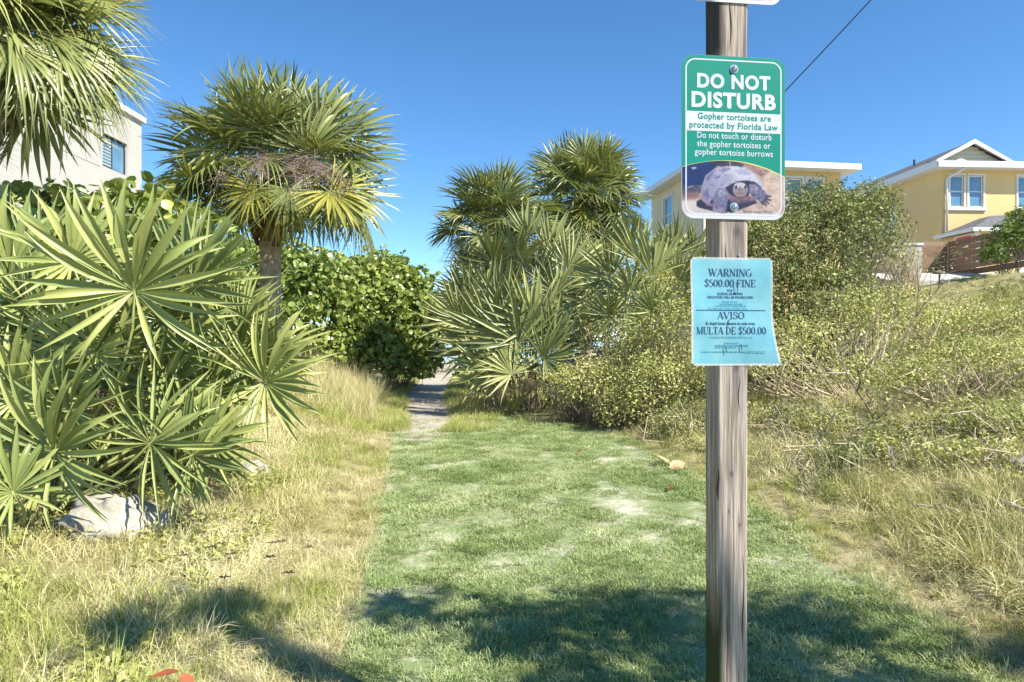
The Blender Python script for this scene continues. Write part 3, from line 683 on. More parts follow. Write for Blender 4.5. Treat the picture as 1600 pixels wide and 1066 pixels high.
    # dark opening below the rim
    paint(mask([(660, 490), (760, 428), (860, 388), (980, 374), (1090, 392), (1190, 462), (1180, 480), (1080, 470), (1010, 560), (1000, 620), (860, 640), (780, 610), (720, 570)], 2), (38, 30, 66), 1, n3, 0.3)
    # chest
    paint(mask([(690, 560), (800, 600), (1000, 590), (1120, 640), (1090, 660), (860, 710), (740, 690)], 3), (112, 84, 98), 0.9, n2, 0.45)
    # left fore leg
    leg = [(560, 500), (640, 490), (700, 540), (712, 640), (690, 720), (668, 830), (500, 835), (482, 780), (500, 690), (470, 650), (520, 570)]
    paint(mask(leg, 2), (112, 108, 140), 1, n3, 0.6); paint(mask([(570, 505), (640, 500), (690, 560), (640, 620), (560, 600)], 4), (165, 160, 180), 0.6, n3, 0.5)
    paint(mask([(490, 780), (668, 795), (668, 840), (490, 838)], 2), (150, 140, 160), 0.6, n3, 0.4)
    # right fore leg and claws
    paint(mask([(1010, 425), (1080, 415), (1160, 450), (1240, 520), (1290, 590), (1270, 660), (1200, 690), (1120, 640), (1050, 600), (1005, 520)], 2), (104, 100, 132), 1, n3, 0.65)
    paint(mask([(1020, 430), (1080, 425), (1150, 470), (1120, 520), (1040, 500)], 4), (160, 156, 172), 0.55, n3, 0.5)
    for pl in ([(1240, 575), (1330, 575), (1340, 600), (1250, 610)], [(1250, 600), (1335, 640), (1335, 662), (1240, 640)], [(1240, 630), (1310, 690), (1312, 712), (1225, 660)], [(1215, 650), (1275, 715), (1270, 740), (1195, 680)], [(1190, 660), (1225, 715), (1210, 728), (1175, 680)]):
        paint(mask(pl, 1), (70, 56, 78), 0.95, n3, 0.3)
    # head
    a = np.linspace(0, 2*PI, 28, endpoint=False)
    paint(mask([(885 + 112*math.cos(t), 508 + 102*math.sin(t)) for t in a], 1), (142, 132, 146), 1, n3, 0.3)
    paint(mask([(880 + 85*math.cos(t), 445 + 42*math.sin(t)) for t in a], 3), (205, 200, 205), 0.85)
    paint(mask([(890 + 70*math.cos(t), 560 + 40*math.sin(t)) for t in a], 3), (150, 124, 120), 0.7)
    paint(mask([(860, 480), (880, 440), (900, 480), (915, 500), (880, 515), (850, 505)], 2), (105, 92, 106), 0.6)
    for ex in (826, 958):
        paint(mask([(ex + 15*math.cos(t), 470 + 24*math.sin(t)) for t in a], 1), (22, 18, 30), 1)
    paint(mask([(806, 556), (850, 560), (890, 552), (940, 558), (968, 552), (960, 566), (890, 572), (830, 570)], 2), (96, 76, 82), 0.5)
    paint(mask([(728, 100), (740, 100), (746, 175), (732, 175)], 1), (190, 200, 215), 0.8)
    for cx_, cy_ in ((1190, 225), (1275, 365), (1330, 340), (1342, 385), (1425, 365), (1190, 748), (1345, 720)):
        paint(mask([(cx_ + 14*math.cos(t), cy_ + 9*math.sin(t)) for t in a], 1), (110, 80, 84), 0.7)
    # fade to the white margin at the foot of the sign
    paint(np.clip((gyp - 835) / 40, 0, 1), (226, 226, 234))
    img = np.clip(img, 0, 255) / 255
    img = img * 0.84; img = np.where(img <= 0.04045, img / 12.92, ((img + 0.055) / 1.055) ** 2.4)
    pxx = 1060 + gxp / 8.889; pyy = 240 + gyp / 8.889
    xx = (pxx - SCX) / SX; zz = (SCY - pyy) / SZ
    keep = (zz[:-1, :-1] < np.vectorize(arch)(xx[:-1, :-1]) + 0.0005)
    id_ = np.arange(nxp * nzp).reshape(nzp, nxp)
    Fq = np.stack([id_[1:, :-1], id_[1:, 1:], id_[:-1, 1:], id_[:-1, :-1]], -1)[keep]
    # keep inside the rounded outline
    xc = xx.ravel()[Fq].mean(1); zc = zz.ravel()[Fq].mean(1)
    r_ = 0.036; ddx = np.maximum(np.abs(xc) - (SW/2 - r_), 0); ddz = np.maximum(np.abs(zc) - (SH/2 - r_), 0)
    ok = (np.hypot(ddx, ddz) < r_ - 0.0012); Fq = Fq[ok]
    me = np_mesh('tortoise_picture', np.stack([xx, np.full_like(xx, -0.00235), zz], -1).reshape(-1, 3), Fq)
    at = me.color_attributes.new('print', 'FLOAT_COLOR', 'POINT')
    at.data.foreach_set('color', np.concatenate([img.reshape(-1, 3), np.ones((nxp*nzp, 1))], 1).astype(np.float32).ravel())
    m, nt, out = new_mat('printed_picture'); an = N(nt, 'ShaderNodeAttribute', attribute_name='print')
    pb = N(nt, 'ShaderNodeBsdfPrincipled', Roughness=0.35); nt.links.new(an.outputs['Color'], pb.inputs['Base Color']); nt.links.new(pb.outputs[0], out.inputs[0])
    me.materials.append(m); return me
put('tortoise_picture', tortoise_picture(), sg)
bo, bi = rrect(SW - 0.021, SH - 0.021, 0.029, 10), rrect(SW - 0.0285, SH - 0.0285, 0.0255, 10)
ring_plate(bo, bi, -0.0028).build('border', M['sign_white'], sg)
bd = MB(); bd.add([(-SW/2+.0143, -0.00275, v_(206)), (SW/2-.0143, -0.00275, v_(206)), (SW/2-.0143, -0.00275, v_(175)), (-SW/2+.0143, -0.00275, v_(175))], [(0, 1, 2, 3)]); bd.build('white_band', M['sign_white'], sg)
def words(parent, body, cx, base, w_, cap, mat, y=-0.0031, bold=0.0, sp=1.0):
    me = text_mesh(body, w_, cap, bold, sp); me.name = 'lettering'; me.materials.append(mat)
    return put('lettering', me, parent, (cx, y, base))
words(sg, 'DO NOT', u_(1149), v_(136.5), 119/SX, 22/SZ, M['sign_white'], bold=0.040, sp=1.1)
words(sg, 'DISTURB', u_(1149), v_(167.5), 137/SX, 24/SZ, M['sign_white'], bold=0.040, sp=1.1)
words(sg, 'Gopher tortoises are', u_(1150), v_(187), 119/SX, 10.2/SZ, M['sign_green'], bold=0.028, sp=1.1)
words(sg, 'protected by Florida Law', u_(1149), v_(201), 144/SX, 10.2/SZ, M['sign_green'], bold=0.028, sp=1.1)
words(sg, 'Do not touch or disturb', u_(1150), v_(217), 121/SX, 10.2/SZ, M['sign_white'], bold=0.010, sp=1.08)
words(sg, 'the gopher tortoises or', u_(1149), v_(230.5), 119/SX, 10.2/SZ, M['sign_white'], bold=0.010, sp=1.08)
words(sg, 'gopher tortoise burrows', u_(1149), v_(243.5), 127/SX, 10.2/SZ, M['sign_white'], bold=0.010, sp=1.08)
words(sg, 'Florida Statute 379.411', u_(1188), v_(333.5), 48/SX, 4.4/SZ, flat_mat('print_grey', (0.12, 0.12, 0.14)), bold=0.004)
for py in (106, 325):
    q = MB(); q.tube([(u_(1149), -0.0028, v_(py)), (u_(1149), -0.0045, v_(py))], 0.0125, 16); q.tube([(u_(1149), -0.0045, v_(py)), (u_(1149), -0.0085, v_(py)), (u_(1149), -0.0115, v_(py))], [0.0095, 0.0085, 0.003], 6)
    q.build('bolt', M['steel'], sg)
# sign above, of which the lower edge shows
s2 = thing('upper_sign', 'blank white sign at the top of the post above the green one', 'sign', (FRONT.x + 0.001, FRONT.y - 0.002, 2.452 + SH/2), PR)
plate(rrect(SW - .02, SH, 0.036), -0.0022, 0.0).build('panel', M['sign_white'], s2)
ring_plate(rrect(SW - 0.041, SH - 0.021, 0.029, 10), rrect(SW - 0.047, SH - 0.028, 0.0255, 10), -0.0026).build('border', flat_mat('pinkish_ink', (0.55, 0.42, 0.45), 0.4), s2)
for z in (-0.17, 0.17):
    q = MB(); q.tube([(0, -0.0028, z), (0, -0.008, z)], 0.009, 10); q.build('bolt', M['steel'], s2)

# serif lettering drawn with a broad pen: thick stems, thin hairlines, bracket-less serifs
T_, t_ = 0.17, 0.06
def arc_(cx, cy, rx, ry, a0, a1, n=16): return [(cx + rx*math.cos(R(a0 + (a1-a0)*k/n)), cy + ry*math.sin(R(a0 + (a1-a0)*k/n))) for k in range(n + 1)]
S_ = [(.58, .78), (.56, .90), (.45, .97), (.32, .98), (.19, .93), (.12, .80), (.16, .66), (.30, .57), (.45, .49), (.58, .38), (.60, .22), (.52, .08), (.36, .02), (.22, .04), (.12, .12), (.10, .26)]
FIVE = [(.55, .97), (.2, .97), (.15, .58), (.28, .62), (.42, .60), (.54, .50), (.57, .32), (.52, .14), (.38, .03), (.22, .02), (.10, .08)]
GL = {
 'W': (1.18, [([(.08, 1), (.36, 0)], T_), ([(.36, 0), (.60, .92)], t_), ([(.52, 1), (.82, 0)], T_), ([(.82, 0), (1.1, 1)], t_)], [(.08, 1, .28), (.52, 1, .26), (1.1, 1, .22)]),
 'A': (0.86, [([(.08, 0), (.42, 1)], t_), ([(.42, 1), (.76, 0)], T_), ([(.20, .34), (.62, .34)], t_)], [(.08, 0, .22), (.76, 0, .28)]),
 'R': (0.84, [([(.18, 0), (.18, 1)], T_), ([(.18, .975)] + arc_(.40, .735, .23, .24, 90, -90) + [(.18, .495)], 0), ([(.40, .5), (.74, 0)], T_)], [(.18, 0, .34), (.14, 1, .24), (.78, 0, .18)]),
 'N': (0.90, [([(.14, 0), (.14, 1)], t_), ([(.12, 1), (.74, 0)], T_), ([(.74, 0), (.74, 1)], t_)], [(.14, 0, .24), (.12, 1, .2), (.74, 1, .24)]),
 'I': (0.42, [([(.2, 0), (.2, 1)], T_)], [(.2, 0, .34), (.2, 1, .34)]),
 'G': (0.92, [(arc_(.46, .5, .36, .48, 48, 320), 0), ([(.74, .06), (.74, .40)], T_)], [(.74, .42, .3)]),
 '$': (0.68, [(S_, 0), ([(.35, -.12), (.35, 1.12)], t_)], []),
 'S': (0.68, [(S_, 0)], []),
 '5': (0.66, [(FIVE, 0)], []),
 '0': (0.68, [(arc_(.33, .5, .24, .48, 0, 360, 24), 0)], []),
 'O': (0.92, [(arc_(.45, .5, .36, .48, 0, 360, 24), 0)], []),
 '.': (0.32, [([(.14, 0), (.14, .14)], .14)], []),
 'F': (0.74, [([(.18, 0), (.18, 1)], T_), ([(.18, .97), (.64, .97)], t_), ([(.18, .5), (.5, .5)], t_), ([(.64, 1), (.64, .76)], .07), ([(.5, .6), (.5, .4)], .06)], [(.18, 0, .34), (.14, 1, .2)]),
 'E': (0.78, [([(.18, 0), (.18, 1)], T_), ([(.18, .97), (.64, .97)], t_), ([(.18, .5), (.5, .5)], t_), ([(.18, .03), (.68, .03)], t_), ([(.64, 1), (.64, .76)], .07), ([(.5, .6), (.5, .4)], .06), ([(.68, 0), (.68, .26)], .07)], [(.14, 0, .2), (.14, 1, .2)]),
 'V': (0.84, [([(.08, 1), (.42, 0)], T_), ([(.42, 0), (.76, 1)], t_)], [(.08, 1, .28), (.76, 1, .22)]),
 'M': (1.06, [([(.14, 0), (.14, 1)], t_), ([(.14, 1), (.5, .04)], T_), ([(.5, .04), (.88, 1)], t_), ([(.88, 1), (.88, 0)], T_)], [(.14, 0, .24), (.1, 1, .2), (.88, 0, .32), (.92, 1, .2)]),
 'U': (0.88, [([(.18, 1), (.18, .3)] + arc_(.44, .3, .26, .28, 180, 300, 8), 0), (arc_(.44, .3, .26, .28, 300, 360, 6) + [(.70, 1)], t_)], [(.18, 1, .34), (.70, 1, .24)]),
 'L': (0.74, [([(.18, 0), (.18, 1)], T_), ([(.18, .03), (.66, .03)], t_), ([(.66, 0), (.66, .28)], .07)], [(.14, 0, .2), (.18, 1, .34)]),
 'T': (0.76, [([(.37, 0), (.37, 1)], T_), ([(.06, .97), (.68, .97)], t_), ([(.06, 1), (.06, .74)], .06), ([(.68, 1), (.68, .74)], .06)], [(.37, 0, .34)]),
 'D': (0.88, [([(.18, 0), (.18, 1)], T_), ([(.18, .97)] + arc_(.36, .5, .38, .47, 90, -90) + [(.18, .03)], 0)], [(.14, 0, .2), (.14, 1, .2)]),
 ' ': (0.36, [], []),
}
def serif_words(parent, body, cx, base, w_, cap, mat, y):
    adv = sum(GL[c][0] for c in body); sc = w_ / adv; mb_ = MB(); xo = 0; lay = 0
    for c in body:
        gw_, strokes, serifs = GL[c]
        def quad(a, b, ww):
            nonlocal lay
            dx, dy = b[0]-a[0], b[1]-a[1]; L = math.hypot(dx, dy) or 1e-6
            if ww == 0: ww = t_ + (T_ - t_) * abs(dy / L) ** 1.6
            hx, hy = (-dy/L*ww/2, dx/L*ww/2); e = 0.012
            # stems keep vertical pen ends so that letters stand level
            if abs(dy) > abs(dx) * 0.6 and ww > 0.04: hx, hy = ww/2 * (1 if hx > 0 else -1), 0; e = 0
            ex, ey = dx/L*e, dy/L*e; lay = (lay + 1) % 7; yy = y - 0.00002 * lay
            pts = [(a[0]-ex-hx, a[1]-ey-hy), (b[0]+ex-hx, b[1]+ey-hy), (b[0]+ex+hx, b[1]+ey+hy), (a[0]-ex+hx, a[1]-ey+hy)]
            mb_.add([((xo + p[0] - adv/2) * sc, yy, p[1] * cap) for p in pts], [(0, 1, 2, 3)])
        for pts, ww in strokes:
            for k in range(len(pts) - 1): quad(pts[k], pts[k+1], ww)
        for sx_, sy_, sl in serifs:
            yy_ = sy_ + (0.025 if sy_ < 0.5 else -0.025)
            quad((sx_ - sl/2, yy_), (sx_ + sl/2, yy_), 0.055)
        xo += gw_
    return mb_.build('lettering', mat, parent, (cx, 0, base))

def paper_mat():
    m, nt, out = new_mat('laminated_blue_paper')
    tc = N(nt, 'ShaderNodeTexCoord'); nz = N(nt, 'ShaderNodeTexNoise', Scale=16.0, Detail=3.0); nt.links.new(tc.outputs['Object'], nz.inputs['Vector'])
    c = ramp(nt, nz.outputs[0], [(0.35, (0.19, 0.52, 0.63)), (0.65, (0.28, 0.60, 0.70))])
    pb = N(nt, 'ShaderNodeBsdfPrincipled', Roughness=0.22); pb.inputs['Specular IOR Level'].default_value = 0.6; nt.links.new(c, pb.inputs['Base Color'])
    tr = N(nt, 'ShaderNodeBsdfTranslucent'); nt.links.new(c, tr.inputs[0]); mx = N(nt, 'ShaderNodeMixShader'); mx.inputs[0].default_value = 0.3
    nt.links.new(pb.outputs[0], mx.inputs[1]); nt.links.new(tr.outputs[0], mx.inputs[2]); nt.links.new(mx.outputs[0], out.inputs[0]); return m
M['paper'] = paper_mat()
M['ink'] = flat_mat('notice_ink', (0.012, 0.05, 0.16), rough=0.5)
M['ink_soft'] = flat_mat('faded_notice_ink', (0.05, 0.26, 0.38), rough=0.5)
NCX, NCY = 1143.5, 487.0
NS = 555.0
nt_ = thing('warning_notice', 'light blue laminated fine warning stapled to the post', 'notice', (FRONT.x - 0.0045, FRONT.y - 0.004, 1.5 + (533 - NCY) / FPX * 1.92), PR)
nu = lambda px: (px - NCX) / NS
nv = lambda py: (NCY - py) / NS
NW, NH = 0.229, 0.292
def curl(x, z):
    """paper lies on the post and lifts a little to both sides, most at the lower right corner"""
    ax2 = max(0.0, abs(x + 0.0) - 0.04)
    y = -0.6 * ax2 * ax2 + 0.0015 * math.sin(z * 30 + x * 12)
    if x > 0.03 and z < -0.02: y -= 1.6 * (x - 0.03) * (-0.02 - z)
    return y
nxg, nzg = 26, 32; V = []
for j in range(nzg + 1):
    for i in range(nxg + 1):
        x = -NW/2 + NW * i / nxg; z = -NH/2 + NH * j / nzg
        flare = 0.014 * max(0, (-z - 0.02) / (NH/2 - 0.02)) ** 2.0 * max(0, x / (NW/2))
        V.append((x + flare + 0.004 * (-z / NH), curl(x, z), z))
id_ = np.arange((nxg+1)*(nzg+1)).reshape(nzg+1, nxg+1); Fq = np.stack([id_[:-1, :-1], id_[:-1, 1:], id_[1:, 1:], id_[1:, :-1]], -1).reshape(-1, 4)
put('sheet', np_mesh('sheet', V, Fq, [M['paper']], True), nt_)
lm, lnt, lout = new_mat('clear_laminate_edge')
lb = N(lnt, 'ShaderNodeBsdfPrincipled', Roughness=0.12); lb.inputs['Base Color'].default_value = (0.75, 0.88, 0.92, 1); lb.inputs['Alpha'].default_value = 0.45; lnt.links.new(lb.outputs[0], lout.inputs[0])
ed = MB()
for j in range(nzg):
    for sgn in (0, 1):
        a, b = V[j*(nxg+1) + (nxg if sgn else 0)], V[(j+1)*(nxg+1) + (nxg if sgn else 0)]; s_ = 0.006 if sgn else -0.006
        ed.add([a, (a[0]+s_, a[1]-.0004, a[2]), (b[0]+s_, b[1]-.0004, b[2]), b], [(0, 1, 2, 3)])
for i in range(nxg):
    for j, s_ in ((0, -0.006), (nzg, 0.006)):
        a, b = V[j*(nxg+1)+i], V[j*(nxg+1)+i+1]; ed.add([a, (a[0], a[1]-.0004, a[2]+s_), (b[0], b[1]-.0004, b[2]+s_), b], [(0, 1, 2, 3)])
ed.build('laminate_margin', lm, nt_)
def lay_on(o):
    me = o.data; 
    for v in me.vertices: v.co.y = curl(v.co.x + o.location.x, v.co.z + o.location.z) - 0.0009 + v.co.y * 1.0
for body, cx, base, w_, cap in (('WARNING', 1141, 432.0, 71, 11.5), ('$500.00 FINE', 1141, 448.5, 84, 11.5), ('AVISO', 1142, 498.6, 45, 11.0), ('MULTA DE $500.00', 1142, 522.5, 113, 11.5)):
    lay_on(serif_words(nt_, body, nu(cx), nv(base), w_/NS, cap/NS, M['ink'], 0.0))
for body, cx, base, w_, cap, bo_ in (('FOR', 1141, 455.5, 9, 3.2, .02), ('ILLEGAL DUMPING', 1141, 461, 41, 4, .02), ('VIOLATORS WILL BE PROSECUTED', 1141, 466.5, 76, 3.8, .02),
                                     ('TO REPORT VIOLATORS CALL', 1137, 484, 66, 3.4, .0), ('Es ilegal botar basura en esta area.', 1141, 507.5, 81, 4.6, .02), ('O SERAN PROCESADOS POR LA LEY', 1142, 529, 70, 3.4, .01)):
    o = words(nt_, body, nu(cx), nv(base), w_/NS, cap/NS, M['ink'] if bo_ >= .02 else M['ink_soft'], y=0.0, bold=bo_); lay_on(o)
fine = MB()
for py, xa, xb in ((471.5, 1128, 1153), (475, 1124, 1161), (478, 1117, 1167), (536.5, 1131, 1154), (540, 1116, 1170), (543, 1116, 1150), (550, 1094, 1196)):
    x = xa
    while x < xb:
        l = random.uniform(2.0, 7.0); e = min(x + l, xb)
        fine.add([(nu(x), 0, nv(py + .9)), (nu(e), 0, nv(py + .9)), (nu(e), 0, nv(py - .9)), (nu(x), 0, nv(py - .9))], [(0, 1, 2, 3)]); x = e + random.uniform(.9, 1.6)
o = fine.build('fine_print', M['ink_soft'], nt_); lay_on(o); o['kind'] = 'stuff'
rl = MB()
for k in range(20):
    xa, xb = 1084.5 + k*5.7, 1084.5 + (k+1)*5.7
    rl.add([(nu(xa), 0, nv(485.6)), (nu(xb), 0, nv(485.6)), (nu(xb), 0, nv(484.5)), (nu(xa), 0, nv(484.5))], [(0, 1, 2, 3)])
lay_on(rl.build('rule', M['ink'], nt_))
for (px, py, ang, L) in ((1151, 449, 10, 13), (1137, 504, -15, 9), (1133, 546, 12, 8), (1158, 542, 10, 8)):
    q = MB(); dx = math.sin(R(ang)) * L/NS/2; dz = L/NS/2
    q.tube([(nu(px)-dx, -0.003, nv(py)+dz), (nu(px)-dx, -0.0045, nv(py)+dz), (nu(px)+dx, -0.0045, nv(py)-dz), (nu(px)+dx, -0.003, nv(py)-dz)], 0.0011, 5)
    q.build('staple', M['dark_metal'], nt_)

# ------------------------------------------------------------------ vegetation: builders
def frames(nrm, spin):
    """tangent frames for many leaves: normals (n,3) and spin angles (n) -> (n,3,3) with columns x, y, z"""
    nrm = nrm / np.maximum(np.linalg.norm(nrm, axis=1, keepdims=True), 1e-9)
    a = np.where(np.abs(nrm[:, 2:3]) < 0.9, np.array([[0, 0, 1.0]]), np.array([[1.0, 0, 0]]))
    u = np.cross(a, nrm); u /= np.maximum(np.linalg.norm(u, axis=1, keepdims=True), 1e-9); v = np.cross(nrm, u)
    c, s = np.cos(spin)[:, None], np.sin(spin)[:, None]
    x = u * c + v * s; y = -u * s + v * c
    return np.stack([x, y, nrm], -1)

OVAL = (np.array([(0, -.5, 0), (.24, -.05, .06), (0, .5, -.03), (-.24, -.05, .06)]), np.array([(0, 1, 2, 3)]))
ROUND = (np.array([(0, 0, -.06)] + [(.5 * math.cos(2*PI*k/7), .5 * math.sin(2*PI*k/7), .03) for k in range(7)]), np.array([(0, 1 + k, 1 + (k + 1) % 7) for k in range(7)]))
def leaf_cloud(name, pos, nrm, size, tmpl, mat, parent):
    n = len(pos); tv, tf = tmpl
    Rm = frames(nrm, rng.random(n) * 2 * PI)
    V = np.einsum('nij,kj->nki', Rm, tv) * np.asarray(size).reshape(-1, 1, 1) + pos[:, None, :]
    Fq = (tf[None] + (np.arange(n) * len(tv))[:, None, None]).reshape(-1, tf.shape[1])
    o = put(name, np_mesh(name, V.reshape(-1, 3), Fq, [mat]), parent); o['kind'] = 'stuff'
    return o

def lobe_points(lobes, n, shell=0.3, rough=0.22, lump=2.6, below=-0.55):
    """points through the outer part of a lumpy heap of ellipsoids (local coordinates), with outward normals"""
    vol = np.array([l[3]*l[4]*l[5] for l in lobes]) ** 0.72; pick = rng.choice(len(lobes), n, p=vol / vol.sum())
    L = np.array(lobes, float)[pick]
    d = rng.normal(size=(n, 3)); d /= np.linalg.norm(d, axis=1, keepdims=True)
    d[:, 2] = np.where(d[:, 2] < below, -d[:, 2], d[:, 2])
    ph = L[:, 0] * 3.1 + L[:, 1] * 1.7
    bumpy = 1 + rough * (np.sin(lump*2*d[:, 0] + ph) * np.sin(lump*2.3*d[:, 1] + 2*ph) + 0.6 * np.sin(lump*4*d[:, 2] + ph) * np.sin(lump*4.4*d[:, 0] - ph))
    r = (1 - np.abs(rng.normal(size=n)) * shell).clip(0.12, 1.1) * bumpy
    return L[:, :3] + d * L[:, 3:6] * r[:, None], d, pick

def branch_tree(mb, p, d, L, r, depth, spread=0.6, up=0.15, kids=3, sides=5):
    """a limb that forks: tapered tubes"""
    pts = [Vector(p)]; dd = Vector(d).normalized()
    for k in range(4):
        dd = (dd + Vector((random.gauss(0, .14), random.gauss(0, .14), random.gauss(0, .10) + up * .3))).normalized(); pts.append(pts[-1] + dd * L / 4)
    mb.tube(pts, [r * (1 - .11 * k) for k in range(5)], sides, cap=False)
    tips = [pts[-1]]
    if depth > 0:
        for k in range(kids):
            t = random.choice(pts[2:]); nd = (dd + Vector((random.gauss(0, spread), random.gauss(0, spread), random.gauss(0, spread * .7) + up))).normalized()
            tips += branch_tree(mb, t, nd, L * random.uniform(.55, .8), r * .55, depth - 1, spread, up, kids, max(3, sides - 1))
    return tips

def shrub(name, label, cat, base, lobes, nleaf, size, mat, tmpl=OVAL, group=None, shell=0.3, twig=True, twig_mat=None, droop=0.0, ntw=60, rough=0.22):
    """lobes given in world coordinates (cx, cy, cz, rx, ry, rz)"""
    b = Vector(base); t = thing(name, label, cat, b, 0, group)
    lb = [(l[0]-b.x, l[1]-b.y, l[2]-b.z, *l[3:]) for l in lobes]
    pos, d, _ = lobe_points(lb, nleaf, shell, rough)
    nrm = d * 0.5 + np.array([0, 0, 0.35 - droop]) + rng.normal(size=d.shape) * 0.75
    leaf_cloud('foliage', pos, nrm, size * rng.uniform(0.4, 1.35, nleaf), tmpl, mat, t)
    if twig:
        mb = MB()
        for k in range(ntw):
            l = random.choice(lb); dd = Vector((random.gauss(0, 1), random.gauss(0, 1), abs(random.gauss(0, 1)) * .8)).normalized()
            e = Vector((l[0] + dd.x*l[3]*1.05, l[1] + dd.y*l[4]*1.05, l[2] + dd.z*l[5]*1.06)); s0 = Vector((random.gauss(0, .12), random.gauss(0, .12), 0)) + Vector((l[0], l[1], 0)) * random.uniform(.1, .8)
            mid = s0.lerp(e, .5) + Vector((random.gauss(0, .12), random.gauss(0, .12), random.gauss(0, .1)))
            r0 = random.uniform(.006, .016); mb.tube([s0, mid, e], [r0, r0*.7, r0*.3], 4, cap=False)
        o = mb.build('branches', twig_mat or M['twig'], t); o['kind'] = 'stuff'
    return t

# ---- fan leaves
def fan_mesh(name, n=34, Rr=1.0, spread=125, join=0.42, fold=0.35, droop=0.12, cup=0.15, costa=0.0, wing=0.0, tipw=0.1, jit=0.03, side=0.25, mat=None, seed=1, broken=0.0, wmax=0.0, loose=0.0):
    """palmate leaf: pleated segments fused near the hub, free and tapering beyond; hub at the origin, axis +y, upper face +z"""
    rd = random.Random(seed); sp = R(spread); V = []; Fq = []
    dth = 2 * sp / (n - 1)
    for i in range(n):
        th = -sp + dth * i + rd.gauss(0, jit * dth * 4)
        L = Rr * (1 - side * (abs(th) / sp) ** 1.6) * rd.uniform(.93, 1.04)
        jn = join * Rr * (1 - .35 * (abs(th) / sp)) * rd.uniform(.92, 1.08)
        dr = droop * rd.uniform(.55, 1.6); tw = rd.gauss(0, .10 if loose else .05); brk = rd.random() < broken
        st = [0.02, jn * .5, jn] + [jn + (L - jn) * q for q in ((.3, .62, .86, 1.0) if not wmax else (.13, .30, .52, .74, .90, 1.0))]
        lift = rd.gauss(0, loose) + (.012 if i % 2 else -.012) * bool(wmax); wm = wmax * Rr * (1 - .45 * (abs(th) / sp) ** 1.5) * rd.uniform(.85, 1.15)
        wj = jn * math.tan(dth / 2) * 1.04
        b0 = len(V)
        for k, r_ in enumerate(st):
            f = max(0, (r_ - jn) / (L - jn))
            hw = r_ * math.tan(dth / 2) * 1.04 if r_ <= jn else max(.0012, wj * ((1 - f ** 1.25) * (1 - tipw) + tipw * (1 - f)) * (1.0 if f < .9 else .6))
            if wmax and r_ > jn: hw = max(.0012, (wj + (wm - wj) * math.sin(min(1, f / .3) * PI / 2)) if f < .3 else wm * (1 - ((f - .3) / .7) ** 1.35))
            a = th + tw * f
            x, y = math.sin(a) * r_, math.cos(a) * r_
            z = cup * r_ * (1 - .3 * r_ / Rr) - dr * f * f * L - (0.35 * L * max(0, f - .45) if brk else 0)
            if brk and f > .45: x *= 1 - .25 * (f - .45); y *= 1 - .25 * (f - .45)
            z += lift * r_
            z -= costa * max(0, y) ** 2 / Rr; z += wing * abs(x)
            if costa: y *= 1 - .25 * costa * max(0, y) / Rr
            px, py = math.cos(a), -math.sin(a)
            V += [(x - px*hw, y - py*hw, z + fold*hw*.5), (x, y, z - fold*hw*.9), (x + px*hw, y + py*hw, z + fold*hw*.5)]
        for k in range(len(st) - 1):
            q = b0 + 3*k; Fq += [(q, q+1, q+4, q+3), (q+1, q+2, q+5, q+4)]
    return np_mesh(name, V, Fq, [mat] if mat else [])

def with_mat(me, mat):
    c = me.copy(); c.materials.clear(); c.materials.append(mat); return c

def basis(pos, axis_, normal, sc):
    y = Vector(axis_).normalized(); z = Vector(normal); z = (z - y * z.dot(y))
    z = z.normalized() if z.length > 1e-4 else y.orthogonal().normalized()
    x = y.cross(z)
    m = Matrix(((x.x, y.x, z.x, 0), (x.y, y.y, z.y, 0), (x.z, y.z, z.z, 0), (0, 0, 0, 1)))
    return Matrix.Translation(pos) @ m @ Matrix.Diagonal((sc, sc, sc, 1))

def frond(parent, me, pos, axis_, normal, sc, base=None, pmat=None, pr=0.011):
    """one fan leaf with its stalk; pos and base in world coordinates"""
    o = bpy.data.objects.new('frond', me); COL.objects.link(o); o.parent = parent
    Mw = basis(Vector(pos) - parent.location, axis_, normal, sc); o.matrix_basis = Mw
    if base is not None:
        inv = Mw.inverted(); b = Vector(base) - parent.location; p = Vector(pos) - parent.location; ln = (p - b).length
        c1 = p - Vector(axis_).normalized() * ln * .45
        pts = []
        for k in range(8):
            t = k / 7; pts.append(inv @ (b * (1-t)**2 + c1 * 2*t*(1-t) + p * t*t))
        pts.append(inv @ (p + Vector(axis_).normalized() * .10 * sc))
        q = MB(); q.tube(pts, [pr*1.7/sc, pr*1.45/sc, pr*1.25/sc, pr*1.1/sc, pr/sc, pr/sc, pr*.95/sc, pr*.9/sc, pr*.25/sc], 5, cap=False)
        q.build('petiole', pmat or M['petiole'], o, smooth=True)
    return o

SAB = [fan_mesh('sabal_blade', n=38, Rr=1.0, spread=128, join=0.32, fold=.55, droop=.10, cup=.12, costa=.14, wing=.16, tipw=.2, jit=.07, side=.18, mat=M['sabal'], seed=s, broken=.12, wmax=.030, loose=.08) for s in range(5)]
SAB_Y = [with_mat(SAB[k], M['sabal_yellow']) for k in (0, 2)]
SAB_DROOP = [fan_mesh('sabal_blade', n=38, Rr=1.0, spread=118, join=0.38, fold=.5, droop=.24, cup=.0, costa=.32, wing=-.05, tipw=.2, jit=.06, side=.15, mat=M['sabal'], seed=20 + s, broken=.15) for s in range(3)]
SAB_DEAD = [fan_mesh('dead_blade', n=26, Rr=1.0, spread=62, join=0.30, fold=.7, droop=.2, cup=-.05, costa=.5, wing=-.3, tipw=.2, jit=.12, side=.2, mat=M['palmetto_dead'], seed=40 + s, broken=.35) for s in range(3)]
